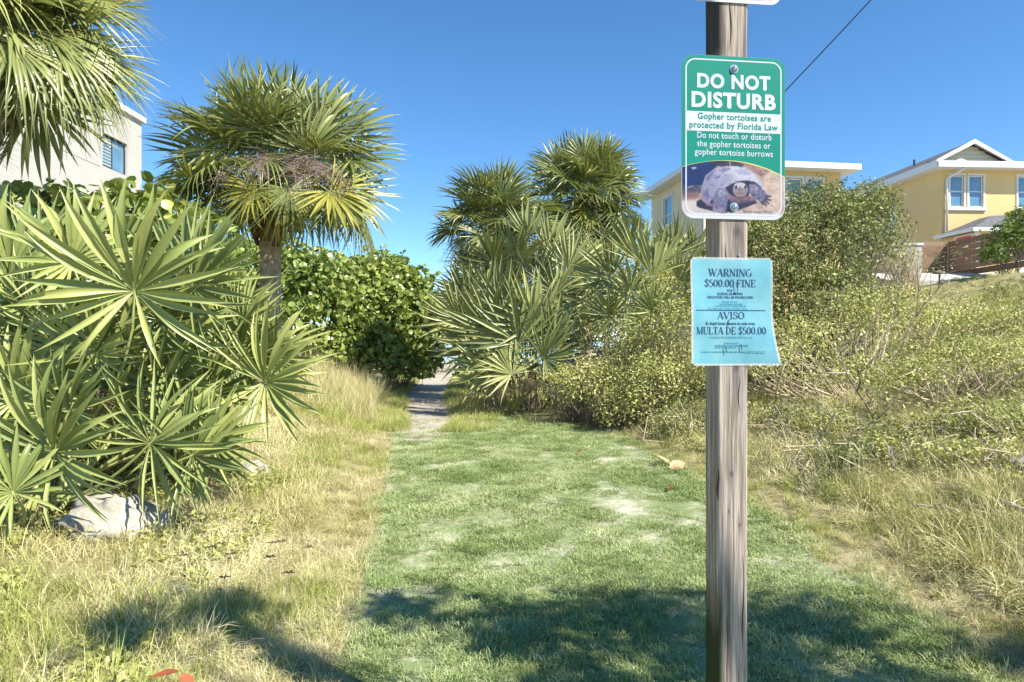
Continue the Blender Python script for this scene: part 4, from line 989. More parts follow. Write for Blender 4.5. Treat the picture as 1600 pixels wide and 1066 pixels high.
PAL = [fan_mesh('palmetto_blade', n=30 - s % 4, Rr=1.0, spread=(142, 130, 150, 120, 138)[s % 5], join=0.20 + .02 * (s % 4), fold=.7, droop=.05 + .05 * (s % 3), cup=(.18, .42, .65, .30, .10)[s % 5], costa=.04 + .05 * (s % 2), wing=(.03, .15, .0, .25, .08)[s % 5], jit=.09, side=.10, mat=M['palmetto'], seed=60 + s, broken=.10, wmax=.038 + .003 * (s % 4), loose=.15) for s in range(10)]
PAL_G = [fan_mesh('palmetto_blade', n=24, Rr=1.0, spread=112, join=0.27, fold=.6, droop=.07, cup=(.15, .3, .45, .25, .1)[s], costa=.08, wing=.12, jit=.05, side=.14, mat=M['palmetto_grey'], seed=80 + s, broken=.08, wmax=.040, loose=.10) for s in range(5)]
PAL_UP = [fan_mesh('palmetto_blade', n=15, Rr=1.0, spread=58, join=0.26, fold=.7, droop=.04, cup=.12, costa=.02, wing=.14, jit=.07, side=.12, mat=M['palmetto'], seed=100 + s, wmax=.048, loose=.11) for s in range(4)]
PAL_UPG = [with_mat(m_, M['palmetto_grey']) for m_ in PAL_UP]

def trunk_part(parent, pts, rads, mat, name='trunk', sides=14):
    mb = MB(); P2 = []; R2 = []
    for i in range(len(pts) - 1):
        for k in range(10):
            t = k / 10; P2.append(Vector(pts[i]).lerp(Vector(pts[i+1]), t)); R2.append((rads[i]*(1-t) + rads[i+1]*t) * (1 + .045 * math.sin((i*10+k)*2.1) + random.gauss(0, .015)))
    P2.append(Vector(pts[-1])); R2.append(rads[-1]); mb.tube(P2, R2, sides); return mb.build(name, mat, parent, smooth=True)
M['palm_bark'] = flat_mat('palm_bark', (0.42, 0.345, 0.275), rough=0.95, spec=0.1, noise=0.5, scale=7, bump=1.0, bscale=26)
M['boot'] = flat_mat('palm_boot', (0.17, 0.11, 0.065), rough=0.95, spec=0.1, noise=0.55, scale=8, bump=0.8, bscale=30)

def sabal_palm(label, foot, top, trunk_r, crown, n, seed, stalks=0, dead=5, yellow=(), boots=22, sizes=(.9, 1.05), plen=(.55, .95), group=None, low=-48, skirt_len=1.0, azs=None):
    """cabbage palm: foot and top of the trunk in world coordinates, crown = radius of a blade"""
    rd = random.Random(seed); foot, top = Vector(foot), Vector(top); t = thing('cabbage_palm', label, 'palm', foot, 0, group)
    loc = top - foot
    trunk_part(t, [(0, 0, -.3), loc * .5 + Vector((.03, 0, 0)), loc * .82, loc], [trunk_r * 1.12, trunk_r, trunk_r * 1.0, trunk_r * .9], M['palm_bark'])
    bm_ = MB(); bm_.v = []
    vs = [(-.05, 0, 0), (.05, 0, 0), (.035, .10, .30), (-.035, .10, .30), (-.05, .035, 0), (.05, .035, 0), (.03, .125, .30), (-.03, .125, .30)]
    bme = bpy.data.meshes.new('boot'); bme.from_pydata(vs, [], [(0, 1, 2, 3), (7, 6, 5, 4), (0, 4, 5, 1), (1, 5, 6, 2), (2, 6, 7, 3), (3, 7, 4, 0)]); bme.materials.append(M['boot'])
    for k in range(boots):
        a = k * 2.399; z = loc.z - .05 - .95 * (k / max(1, boots)) * min(1.1, loc.z * .4)
        o = put('boot', bme, t, (loc.x * z / loc.z + math.cos(a) * trunk_r * .88, loc.y * z / loc.z + math.sin(a) * trunk_r * .88, z - .1), (R(-4) + rd.gauss(0, .08), 0, a - PI/2)); o.scale = [rd.uniform(1.0, 1.7)] * 3
    for k in range(n):
        f = k / (n - 1); az = k * 2.39996 + rd.gauss(0, .15); el = R(84 - (84 - low) * f ** 0.85 + rd.gauss(0, 6))
        d = Vector((math.cos(az) * math.cos(el), math.sin(az) * math.cos(el), math.sin(el)))
        pl = crown * rd.uniform(*plen) * (.8 + .25 * f); pos = top + d * pl + Vector((0, 0, -.10 * pl * math.cos(el)))
        ax2 = (d + Vector((0, 0, -.28 * math.cos(el) - .12 * f))).normalized(); nn = Vector((-d.x * math.sin(el), -d.y * math.sin(el), math.cos(el) + .05)) + Vector((rd.gauss(0, .42), rd.gauss(0, .42), rd.gauss(0, .2)))
        me = (SAB[k % 5] if f < .6 else SAB_DROOP[k % 3])
        if k in yellow: me = SAB_Y[k % 2]
        frond(t, me, pos, ax2, nn, crown * rd.uniform(*sizes), top + Vector((d.x, d.y, 0)) * .06 + Vector((0, 0, -.25 * f)), M['petiole'], .015)
    for k in range(dead):
        az = k * 2.1 + rd.gauss(0, .4); d = Vector((math.cos(az), math.sin(az), 0)); pos = top + d * (trunk_r + rd.uniform(.10, .32)) + Vector((0, 0, -rd.uniform(.35, .7) * skirt_len))
        frond(t, SAB_DEAD[k % 3], pos, Vector((d.x * .25, d.y * .25, -1)), d + Vector((0, 0, .3)), crown * rd.uniform(.65, .95), top + Vector((0, 0, -.25)) + d * .08, M['petiole_dead'], .012)
    return t

def fruit_stalk(parent, base, tip, seed, n=150, spread=.26):
    """old flower stalk: an arching stem with a tangle of fine side twigs"""
    rd = random.Random(seed); b = Vector(base) - parent.location; e = Vector(tip) - parent.location; mid = b.lerp(e, .5) + Vector((0, 0, .18)); mb = MB()
    cur = [b * (1-t)**2 + mid * 2*t*(1-t) + e * t*t for t in [k/8 for k in range(9)]]; mb.tube(cur, [.014 - .001*k for k in range(9)], 4, cap=False)
    for k in range(n):
        p = cur[rd.randint(3, 8)] + Vector((rd.gauss(0, .04), rd.gauss(0, .04), rd.gauss(0, .04))); d = Vector((rd.gauss(0, 1), rd.gauss(0, 1), rd.gauss(-.35, .8))).normalized(); L = spread * rd.uniform(.4, 1.3)
        m1 = p + d * L * .5 + Vector((rd.gauss(0, .03), rd.gauss(0, .03), 0)); mb.tube([p, m1, p + d * L + Vector((rd.gauss(0, .06), rd.gauss(0, .06), -.06))], [.0035, .003, .0018], 3, cap=False)
    o = mb.build('fruit_stalk', M['fruit'], parent); return o

# ---- scattered clumps (grass, weeds): points carry turn, tilt, size and kind; one object each
def scatter(name, pts, rot, scl, kind_idx, variants, label):
    me = bpy.data.meshes.new(name); n = len(pts); me.vertices.add(n); me.vertices.foreach_set('co', np.asarray(pts, np.float32).ravel())
    a = me.attributes.new('turn', 'FLOAT_VECTOR', 'POINT'); a.data.foreach_set('vector', np.asarray(rot, np.float32).ravel())
    a = me.attributes.new('size', 'FLOAT', 'POINT'); a.data.foreach_set('value', np.asarray(scl, np.float32))
    a = me.attributes.new('pick', 'INT', 'POINT'); a.data.foreach_set('value', np.asarray(kind_idx, np.int32))
    o = put(name, me); tag(o, label, name.replace('_', ' '), kind='stuff')
    nt = bpy.data.node_groups.new(name, 'GeometryNodeTree'); nt.interface.new_socket('Geometry', in_out='INPUT', socket_type='NodeSocketGeometry'); nt.interface.new_socket('Geometry', in_out='OUTPUT', socket_type='NodeSocketGeometry')
    gi = nt.nodes.new('NodeGroupInput'); go = nt.nodes.new('NodeGroupOutput'); ip = nt.nodes.new('GeometryNodeInstanceOnPoints'); gti = nt.nodes.new('GeometryNodeGeometryToInstance')
    for v in reversed(variants):
        oi = nt.nodes.new('GeometryNodeObjectInfo'); oi.inputs['Object'].default_value = v; oi.transform_space = 'ORIGINAL'
        nt.links.new(oi.outputs['Geometry'], gti.inputs[0])
    def attr(nm, ty, sock):
        q = nt.nodes.new('GeometryNodeInputNamedAttribute'); q.data_type = ty; q.inputs['Name'].default_value = nm; nt.links.new(q.outputs['Attribute'], sock)
    nt.links.new(gi.outputs[0], ip.inputs['Points']); nt.links.new(gti.outputs[0], ip.inputs['Instance']); ip.inputs['Pick Instance'].default_value = True
    attr('pick', 'INT', ip.inputs['Instance Index']); attr('turn', 'FLOAT_VECTOR', ip.inputs['Rotation']); attr('size', 'FLOAT', ip.inputs['Scale'])
    nt.links.new(ip.outputs[0], go.inputs[0])
    md = o.modifiers.new('scatter', 'NODES'); md.node_group = nt
    return o

def tuft(name, nb, hgt, rad, wid, lean, seg, mat, seed, curl_=0.5):
    """a tuft of grass blades"""
    rd = np.random.default_rng(seed); V = []; Fq = []
    for k in range(nb):
        a = rd.random() * 2*PI; r0 = rad * math.sqrt(rd.random()); p = np.array([math.cos(a) * r0, math.sin(a) * r0, -.005]); az = rd.random() * 2*PI if rd.random() < .5 else a + rd.normal() * .6
        L = hgt * rd.uniform(.45, 1.25); el = max(.12, rd.normal(PI/2 - lean, .35)); ww = wid * rd.uniform(.6, 1.3); cu = curl_ * rd.uniform(.3, 1.6) / seg; tw = rd.normal() * .35 / seg
        b0 = len(V)
        for s in range(seg + 1):
            hw = ww * (1 - (s / seg) ** 1.5) * .5 + .0002; sd_ = np.array([-math.sin(az), math.cos(az), 0]); V += [p - sd_*hw, p + sd_*hw]
            p = p + np.array([math.cos(az) * math.cos(el), math.sin(az) * math.cos(el), math.sin(el)]) * L / seg; el -= cu; az += tw
            if p[2] < .004: p[2] = .004; el = abs(el) * .3
        for s in range(seg): q = b0 + 2*s; Fq.append((q, q+1, q+3, q+2))
    return bpy.data.objects.new(name, np_mesh(name, np.array(V), np.array(Fq), [mat]))

def weed(name, nl, hgt, rad, ls, mat, seed, stems=5):
    """a low leafy weed: leaves spread through a small dome"""
    rd = np.random.default_rng(seed); d = rd.normal(size=(nl, 3)); d[:, 2] = np.abs(d[:, 2]); d /= np.linalg.norm(d, axis=1, keepdims=True)
    r = rd.uniform(.25, 1.0, nl)[:, None] ** .6; pos = d * r * np.array([rad, rad, hgt]) * rd.uniform(.8, 1.2, (nl, 1)); nrm = d * .5 + np.array([0, 0, .6]) + rd.normal(size=d.shape) * .5
    Rm = frames(nrm, rd.random(nl) * 2*PI); tv, tf = OVAL; sz = ls * rd.uniform(.5, 1.3, nl)
    V = (np.einsum('nij,kj->nki', Rm, tv) * sz[:, None, None] + pos[:, None, :]).reshape(-1, 3); Fq = (tf[None] + (np.arange(nl) * 4)[:, None, None]).reshape(-1, 4)
    return bpy.data.objects.new(name, np_mesh(name, V, Fq, [mat]))

def vnoise(x, y, s, seed):
    return np.array([mnoise.noise(Vector((a * s + seed, b * s - seed, seed * .7))) for a, b in zip(x, y)])

# ------------------------------------------------------------------ palms
def gz(x, y, d=0.0): return Vector((x, y, Hf(x, y) + d))
# palm beside the sea grape hedge
pt = P(424, 278, 11.5); ft = P(415, 510, 11.5)
palm1 = sabal_palm('full cabbage palm with brown flower tangles and yellowing lower fronds', (ft.x, 11.5, Hf(ft.x, 11.5)), pt, 0.175, 1.08, 36, 3, dead=2, boots=40, yellow=(33, 41), sizes=(.85, 1.05), plen=(.75, 1.25), low=-20)
c = P(424, 285, 11.5)
for k, (px, py, dd) in enumerate(((497, 258, 10.1), (540, 285, 10.2), (402, 262, 9.9), (345, 275, 10.3), (470, 275, 9.9), (515, 270, 10.0))):
    fruit_stalk(palm1, c + Vector((0, -.1, .35)), P(px, py, dd), 300 + k, n=150, spread=.25)
for px, py, tx, ty in ((400, 298, 335, 345), (452, 296, 475, 360), (515, 300, 580, 350), (530, 305, 560, 370)):        # three yellow-green fronds hanging in front of the trunk
    o = P(px, py, 10.2); ax2 = (P(tx, ty, 10.1) - o).normalized(); frond(palm1, SAB_Y[px % 2] if px in (400, 515) else SAB_DROOP[px % 3], o, ax2, Vector((.2, -.75, .6)), .66 if px == 400 else .85, c + Vector((0, 0, .05)), M['petiole'], .013)
def crown_fans(palm, centre, rows, d, rpx, ydepth):
    for k, (px, py, tx, ty, fx, fz) in enumerate(rows):
        o = P(px, py, d - ydepth * random.uniform(.5, 1.0)); ax2 = (P(tx, ty, o.y - .05) - o).normalized()
        frond(palm, SAB[k % 5], o, ax2, Vector((fx, -.8, fz)), rpx / FPX * d * random.uniform(.9, 1.05), centre, M['petiole'], .014)
crown_fans(palm1, c, ((385, 218, 295, 150, -.3, .5), (320, 270, 245, 275, -.4, .6), (405, 195, 385, 100, -.1, .3), (455, 195, 470, 100, .1, .3), (500, 200, 540, 115, .2, .4), (535, 215, 600, 170, .4, .5), (440, 225, 430, 130, .0, .5), (545, 250, 605, 250, .4, .7), (350, 235, 270, 200, -.3, .5), (480, 240, 510, 160, .2, .6), (345, 300, 280, 335, -.3, .7), (540, 300, 590, 340, .3, .7), (385, 305, 350, 380, -.2, .8), (500, 305, 530, 380, .2, .8), (440, 300, 450, 385, .1, .9), (330, 285, 265, 310, -.3, .7)), 11.5, 90, .75)
# palm at the corner of the white building, crown mostly out of frame
pt = P(-40, 62, 7.0)
palm0 = sabal_palm('cabbage palm with long drooping fronds in front of the white building', gz(pt.x, 7.0), pt, 0.16, 1.08, 40, 8, dead=3, yellow=(), sizes=(.85, 1.05), plen=(.55, .9), low=2)
for k, (px, py, tx, ty, dd) in enumerate(((70, 50, 225, 70, 6.6), (85, 70, 235, 140, 6.5), (70, 95, 190, 190, 6.4), (40, 10, 190, -20, 6.7), (100, 30, 245, 25, 7.2), (105, 100, 240, 160, 7.2), (20, 110, 50, 190, 7.2), (60, 160, 62, 240, 7.3), (20, 70, 110, 130, 6.2), (95, 5, 235, -10, 7.0))):
    o = P(px, py, dd); ax2 = (P(tx, ty, dd - .1) - o).normalized(); frond(palm0, (SAB_DROOP + SAB)[k % 8], o, ax2, Vector((.25, -.6, .75)), random.uniform(.85, 1.0), pt, M['petiole'], .014)
# two palms in the thicket on the right of the path
pt = P(915, 312, 18.5)
palm2 = sabal_palm('tall cabbage palm rising highest above the palmetto thicket', gz(pt.x, 18.5), pt, 0.17, 1.08, 56, 14, dead=9, yellow=(36, 40, 47), sizes=(.8, 1.05), plen=(.6, 1.25), low=-65)
crown_fans(palm2, pt, ((913, 250, 910, 200, 0, .3), (940, 250, 960, 200, .2, .3), (872, 262, 835, 225, -.3, .4), (956, 285, 1010, 280, .4, .6), (858, 292, 815, 290, -.4, .6), (905, 310, 900, 370, 0, .8), (945, 315, 985, 350, .3, .8), (900, 275, 880, 215, -.1, .4)), 18.5, 56, .7)
pt = P(772, 352, 16.5)
palm3 = sabal_palm('shorter cabbage palm with a grey skirt of dead fronds beside the path', gz(pt.x, 16.5), pt, 0.16, 0.98, 50, 21, dead=18, yellow=(30, 34), sizes=(.8, 1.05), plen=(.6, 1.15), low=-60, skirt_len=1.7)

crown_fans(palm3, pt, ((752, 315, 715, 275, -.3, .4), (784, 312, 790, 260, 0, .3), (725, 345, 690, 345, -.4, .6), (772, 340, 765, 400, -.1, .8), (806, 335, 840, 315, .3, .5), (765, 320, 750, 265, -.1, .4)), 16.5, 50, .6)

# ------------------------------------------------------------------ palmetto in the left foreground
ROOTS = {'a': (-3.75, 5.3), 'b': (-2.75, 6.0), 'c': (-4.15, 4.55), 'd': (-4.6, 6.6), 'e': (-3.2, 4.75)}
LBL = {'a': 'large palmetto with a wide star-shaped fan facing the lawn', 'b': 'palmetto leaning out over the grassy slope towards the path', 'c': 'palmetto with low pale fans above the dry grass', 'd': 'palmetto at the back below the sea grape and white building', 'e': 'small yellow-green palmetto drooping over the boulder'}
PALM = {k: thing('palmetto', LBL[k], 'palmetto', gz(*v), 0, 'palmettos left of the lawn') for k, v in ROOTS.items()}
def fan_px(key, px, py, d, rpx, tx, ty, face, me=None, upn=.25, pal=PALM):
    """a fan with its hub at a pixel and depth; tx,ty: where its middle segment points; face: how far it turns to the left (-) or right (+) of the viewer"""
    o = P(px, py, d); ax2 = (P(tx, ty, d - .02) - o).normalized(); nn = Vector((face, -1, upn)); root = pal[key].location + Vector((random.gauss(0, .10), random.gauss(0, .10), .1))
    return frond(pal[key], me or PAL[random.randrange(10)], o, ax2, nn + Vector((random.gauss(0, .25), 0, random.gauss(0, .2))), rpx / FPX * d * (.92 if pal is PALM else 1.0), root, M['petiole'], .010)
for args in (
    ('a', 210, 455, 4.6, 190, 205, 290, .1), ('a', 300, 447, 4.95, 165, 335, 310, -.25), ('a', 112, 410, 5.1, 130, 60, 300, .35), ('d', 15, 430, 5.3, 150, -40, 330, .4), ('a', 148, 552, 4.75, 120, 160, 450, .2),
    ('b', 280, 553, 5.2, 150, 400, 480, -.35), ('b', 375, 560, 5.6, 115, 470, 520, -.3), ('b', 414, 597, 5.3, 132, 530, 580, -.15), ('b', 430, 560, 5.8, 105, 500, 520, -.2), ('e', 330, 690, 4.8, 115, 430, 690, -.2), ('a', 250, 500, 5.1, 130, 290, 400, -.1), ('c', 110, 640, 4.5, 120, 150, 540, .1), ('c', 85, 707, 4.3, 170, 100, 560, .15), ('e', 235, 693, 4.5, 150, 330, 590, -.2),
    ('e', 300, 712, 4.6, 125, 420, 660, -.3), ('c', 20, 770, 4.15, 120, -40, 700, .3), ('d', 40, 545, 5.2, 160, -30, 440, .3), ('a', 250, 610, 5.0, 130, 300, 520, -.1), ('b', 330, 620, 5.4, 120, 380, 540, -.3),
    ('c', 30, 620, 4.7, 150, 10, 480, .3), ('d', 190, 420, 5.9, 125, 160, 300, .2), ('d', 320, 430, 6.0, 120, 355, 330, -.2), ('d', 60, 400, 6.2, 120, 30, 300, .2), ('b', 395, 560, 6.0, 110, 470, 530, -.2), ('a', 170, 640, 4.9, 120, 120, 550, .1)):
    fan_px(*args)
for k in range(95):                           # the crowd of fans behind and between
    px = random.uniform(-60, 400); top = 300 + max(0, px - 250) * .55; py = random.uniform(top + 135, 700); d = random.uniform(5.0, 6.8)
    key = min(ROOTS, key=lambda q: abs(P(px, py, d).x - ROOTS[q][0]) + .6 * abs(d - ROOTS[q][1]))
    if px > 330 and py > 640: continue
    fan_px(key, px, py, d, random.uniform(90, 145) * 5 / d, px + random.gauss(0, 95), py - 110 + random.gauss(0, 35), random.gauss(0, 1.0), random.choice(PAL_UP + PAL + PAL_UP), random.uniform(-.2, 1.3))
for k in range(16):                           # brown hanging leaves low down
    px = random.uniform(0, 330); py = random.uniform(600, 770); d = random.uniform(4.7, 5.8); key = 'c' if px < 100 else 'e'
    fan_px(key, px, py, d, random.uniform(70, 110), px + random.gauss(0, 40), py + 80, random.gauss(0, .4), SAB_DEAD[k % 3])

# ------------------------------------------------------------------ palmettos in the thicket right of the path
RP = {'f': (0.05, 13.6), 'g': (0.9, 14.6), 'h': (2.2, 13.2), 'i': (2.9, 12.4), 'j': (0.1, 15.4)}
RL = {'f': 'broad silvery palmetto with hanging brown leaves at the path edge', 'g': 'palmetto standing behind the silvery one below the tall palms', 'h': 'palmetto with drooping pale fans among the yellow-green vines', 'i': 'palmetto with upright fans in front of the cream house', 'j': 'palmetto growing at the foot of the dead frond skirt'}
RPAL = {k: thing('palmetto', RL[k], 'palmetto', gz(*v), 0, 'palmettos right of the path') for k, v in RP.items()}
for (key, px, py, d, rpx, tx, ty, face, kind) in (
    ('f', 809, 536, 13.0, 105, 740, 460, -.2, 0), ('f', 834, 506, 13.2, 95, 830, 410, .0, 0), ('f', 866, 538, 13.1, 85, 890, 460, .3, 0), ('f', 770, 520, 13.4, 95, 710, 450, -.3, 0), ('f', 745, 545, 13.5, 80, 690, 520, -.4, 0), ('f', 790, 490, 13.6, 95, 770, 400, -.1, 1), ('f', 850, 560, 12.9, 70, 900, 540, .3, 0), ('f', 760, 580, 13.2, 70, 715, 570, -.4, 0), ('f', 720, 500, 13.9, 75, 690, 440, -.4, 0), ('f', 800, 585, 12.9, 70, 770, 530, .1, 0), ('f', 735, 470, 14.0, 70, 705, 420, -.2, 1),
    ('g', 824, 371, 15.0, 62, 820, 310, .0, 1), ('g', 810, 410, 14.8, 72, 790, 340, -.2, 0), ('g', 857, 396, 14.9, 74, 880, 330, .2, 1), ('g', 888, 418, 14.6, 72, 930, 370, .3, 0), ('g', 774, 412, 15.0, 66, 745, 360, -.2, 0), ('g', 870, 460, 14.2, 70, 900, 400, .2, 0), ('g', 840, 440, 14.5, 70, 840, 380, .0, 1),
    ('h', 955, 432, 13.0, 75, 890, 420, -.2, 0), ('h', 955, 494, 12.6, 58, 915, 470, -.2, 0), ('h', 1005, 500, 12.4, 55, 1000, 550, .1, 0), ('h', 1020, 487, 12.3, 52, 1045, 450, .2, 2), ('h', 985, 455, 12.8, 60, 950, 400, -.1, 0), ('h', 975, 545, 12.3, 45, 970, 590, .1, 0),
    ('i', 1002, 410, 12.6, 78, 985, 330, -.2, 1), ('i', 1020, 432, 12.4, 85, 1030, 350, .1, 1), ('i', 1048, 402, 12.7, 70, 1060, 335, .1, 1), ('i', 1083, 402, 12.8, 62, 1100, 345, .2, 1), ('i', 1060, 440, 12.5, 60, 1090, 390, .3, 1), ('i', 985, 385, 12.9, 60, 965, 330, -.3, 1),
    ('j', 740, 430, 15.4, 56, 715, 380, -.2, 1), ('j', 725, 460, 15.2, 56, 700, 430, -.4, 0), ('j', 760, 455, 15.0, 60, 740, 395, -.1, 0), ('j', 790, 450, 15.0, 62, 790, 390, .0, 1)):
    me = (PAL_G, PAL_UPG, PAL)[kind]; fan_px(key, px, py, d, rpx, tx, ty, face, random.choice(me), .35, RPAL)
for (px, py, d) in ((823, 590, 12.7), (880, 585, 12.8), (780, 600, 12.9), (905, 570, 12.9), (750, 600, 13.3)):
    fan_px('f', px, py, d, 48, px + 4, py + 60, random.gauss(0, .2), random.choice(SAB_DEAD), .2, RPAL)

# ------------------------------------------------------------------ shrubs
def lobe(px, py, d, rx, rz, ry=None):
    p = P(px, py, d); return (p.x, p.y, p.z, rx, ry or rx, rz)
# sea grape hedge left of the path
shrub('sea_grape', 'sea grape shrub directly behind the palm trunk', 'shrub', gz(-6.2, 18.0), [lobe(450, 450, 18, 1.2, 1.3), lobe(500, 470, 17.5, 1.0, 1.1), lobe(440, 520, 17.0, 1.1, .9), lobe(400, 440, 19, 1.2, 1.3), lobe(340, 460, 19, 1.3, 1.2)], 8500, .135, M['grape'], ROUND, 'sea grape hedge beside the path', shell=.22)
shrub('sea_grape', 'sea grape shrub in the middle of the clipped hedge', 'shrub', gz(-4.9, 19.5), [lobe(540, 470, 19, 1.1, 1.2), lobe(585, 460, 19.5, 1.1, 1.25), lobe(560, 540, 18.5, 1.0, .9), lobe(500, 440, 20, 1.0, .9), lobe(590, 570, 18.6, .8, .5), lobe(520, 550, 18, .9, .6)], 8500, .135, M['grape'], ROUND, 'sea grape hedge beside the path', shell=.22)
shrub('sea_grape', 'tallest sea grape shrub, rounding the hedge end over the path', 'shrub', gz(-3.7, 20.5), [lobe(630, 470, 20.5, 1.05, 1.15), lobe(655, 500, 21, .75, 1.0), lobe(640, 545, 20, .75, .75), lobe(610, 450, 21, .9, .9), lobe(600, 520, 19.6, .9, 1.0), lobe(640, 575, 19.8, .75, .5), lobe(668, 560, 21, .5, .6)], 9500, .135, M['grape'], ROUND, 'sea grape hedge beside the path', shell=.22)
shrub('sea_grape', 'bright low sea grape at the far end of the path', 'shrub', gz(-3.9, 29), [lobe(672, 545, 29, .6, .9), lobe(660, 500, 30, 1.0, 1.2), lobe(700, 500, 33, 1.0, 1.3), lobe(720, 520, 32, .8, 1.2)], 3000, .17, M['grape'], ROUND, shell=.25)
# sea grape below the white building
sgp = shrub('sea_grape', 'broad-leaved sea grape rising behind the palmetto by the building', 'shrub', gz(-6.0, 9.6), [lobe(60, 360, 9.4, .75, .62), lobe(150, 350, 9.4, .7, .5), lobe(215, 345, 9.2, .55, .5), lobe(250, 360, 9.6, .5, .55), lobe(310, 390, 9.8, .6, .6), lobe(120, 430, 9.4, 1.6, .8)], 2600, .15, M['grape'], ROUND, shell=.2)
gl = np_mesh('leaf', ROUND[0] * np.array([1, 1, 1.0]), ROUND[1], [leaf_mat('sea_grape_single_leaf', [(0.0, (0.13, 0.19, 0.045)), (0.5, (0.32, 0.38, 0.09)), (1.0, (0.58, 0.55, 0.16))], trans=.22, rough=.35, spec=.5, obj_rand=1.0, isl_rand=0.0)])
for k in range(95):                           # the leaves along its top show singly
    px = random.uniform(20, 300); py = np.interp(px, [20, 110, 180, 240, 300], [318, 308, 300, 290, 340]) + random.gauss(8, 14); d = random.uniform(8.7, 9.2)
    o = put('leaf', gl, sgp, P(px, py, d) - sgp.location, (random.gauss(.5, .5), random.gauss(0, .6), random.uniform(0, 6))); s_ = random.uniform(.11, .19); o.scale = (s_, s_, s_)
# thicket right of the path: vines over the palmettos
shrub('vine_thicket', 'yellow-green vine mass at the foot of the silvery palmetto', 'shrub', gz(1.3, 12.2), [lobe(930, 600, 11.8, .62, .50), lobe(880, 610, 12.4, .5, .42), lobe(975, 640, 11.0, .55, .42), lobe(1020, 610, 10.8, .6, .6)], 8500, .055, M['vine'], shell=.3, ntw=110)
shrub('vine_thicket', 'vine-covered shrub between the drooping fans and the post', 'shrub', gz(2.4, 11.8), [lobe(940, 520, 13, .7, .85), lobe(1010, 560, 11.8, .7, .75), lobe(1060, 530, 11.4, .62, .75), lobe(1075, 600, 10.8, .55, .55), lobe(1040, 480, 12.6, .6, .6)], 11000, .055, M['vine'], shell=.3, ntw=130)
shrub('dark_shrub', 'dark shaded shrub under the palmetto fans at the path edge', 'shrub', gz(0.3, 14.4), [lobe(800, 570, 14.4, 1.1, .75), lobe(870, 520, 14.6, 1.0, 1.0), lobe(760, 590, 14.0, .7, .5), lobe(930, 470, 15, 1.0, 1.2), lobe(850, 430, 15.6, 1.0, .9), lobe(750, 500, 15.2, .9, 1.0), lobe(770, 440, 16.5, .7, .8)], 13000, .08, M['bush'], shell=.35, ntw=70)
shrub('vine_thicket', 'pale vine shrub under the tall palms behind the palmettos', 'shrub', gz(1.6, 16), [lobe(880, 420, 16, .8, .7), lobe(950, 410, 15.5, .9, .6), lobe(1010, 430, 15, .9, .8), lobe(820, 440, 16, .8, .6), lobe(960, 480, 14.6, .9, .8), lobe(1040, 470, 14.4, .9, .9), lobe(1000, 540, 13.6, .8, .7), lobe(900, 500, 15, .9, .8)], 14000, .07, M['vine'], shell=.3, ntw=60)
shrub('dark_shrub', 'dense dark shrub mass closing the view behind the thicket palms', 'shrub', gz(1.5, 20), [lobe(740, 540, 19, .9, .8), lobe(800, 500, 20, 1.3, 1.2), lobe(880, 490, 20, 1.4, 1.3), lobe(960, 490, 20, 1.4, 1.3), lobe(1040, 470, 20, 1.4, 1.5), lobe(1110, 470, 19, 1.2, 1.4), lobe(760, 470, 20, .9, .9)], 11000, .13, M['bush'], shell=.3, ntw=40)
# big bush behind the post
shrub('bush', 'tall dense small-leaved bush standing behind the post', 'bush', gz(5.3, 12.6), [lobe(1240, 390, 12.6, 1.15, 1.05), lobe(1330, 370, 12.8, 1.0, .95), lobe(1190, 420, 12.2, .85, 1.0), lobe(1270, 330, 13, .75, .55), lobe(1360, 330, 13, .55, .5), lobe(1270, 470, 12, 1.1, .7), lobe(1130, 450, 12.2, .6, .9)], 36000, .066, M['bush'], shell=.26, ntw=260, rough=.28)
shrub('bush', 'loose yellow-green bush spilling down the bank below the tall one', 'bush', gz(5.2, 10.2), [lobe(1250, 540, 10.4, .8, .5), lobe(1330, 500, 11, .9, .55), lobe(1200, 570, 9.8, .6, .42), lobe(1400, 480, 12, .9, .45), lobe(1140, 560, 10.4, .5, .55)], 12000, .05, M['vine'], shell=.4, ntw=110, twig_mat=M['pale_twig'])
shrub('bush', 'sunlit yellow-green bush on the crest of the bank below the driveway', 'bush', gz(8.2, 13), [lobe(1480, 500, 13, 1.1, .35), lobe(1560, 505, 13, 1.0, .34), lobe(1420, 510, 12, .8, .38), lobe(1630, 505, 13, 1.0, .33)], 9000, .055, M['vine'], shell=.4, ntw=90, twig_mat=M['pale_twig'])
shrub('bush', 'brownish tangled bush low on the bank beside the bare sapling', 'bush', gz(5.6, 8.4), [lobe(1480, 560, 8.8, .8, .34), lobe(1560, 560, 9, .8, .36), lobe(1420, 590, 8.2, .6, .3), lobe(1620, 590, 8.4, .7, .34), lobe(1330, 590, 8.6, .6, .34)], 9500, .045, M['vine'], shell=.45, ntw=110, twig_mat=M['pale_twig'])
shrub('dark_shrub', 'rounded dark green shrub in front of the brown fence', 'shrub', gz(17.7, 24.6), [lobe(1580, 380, 24.3, .85, .8), lobe(1610, 360, 24.5, .9, .9), lobe(1555, 400, 24, .55, .45)], 3800, .15, M['dark_leaf'], shell=.28, ntw=50)
shrub('bush', 'thin twiggy bush in front of the white garden wall', 'bush', gz(13.9, 23.5), [lobe(1415, 412, 23.5, .6, .6), lobe(1395, 385, 22, .7, .8)], 900, .07, M['vine'], shell=.4, ntw=200, twig_mat=M['pale_twig'])
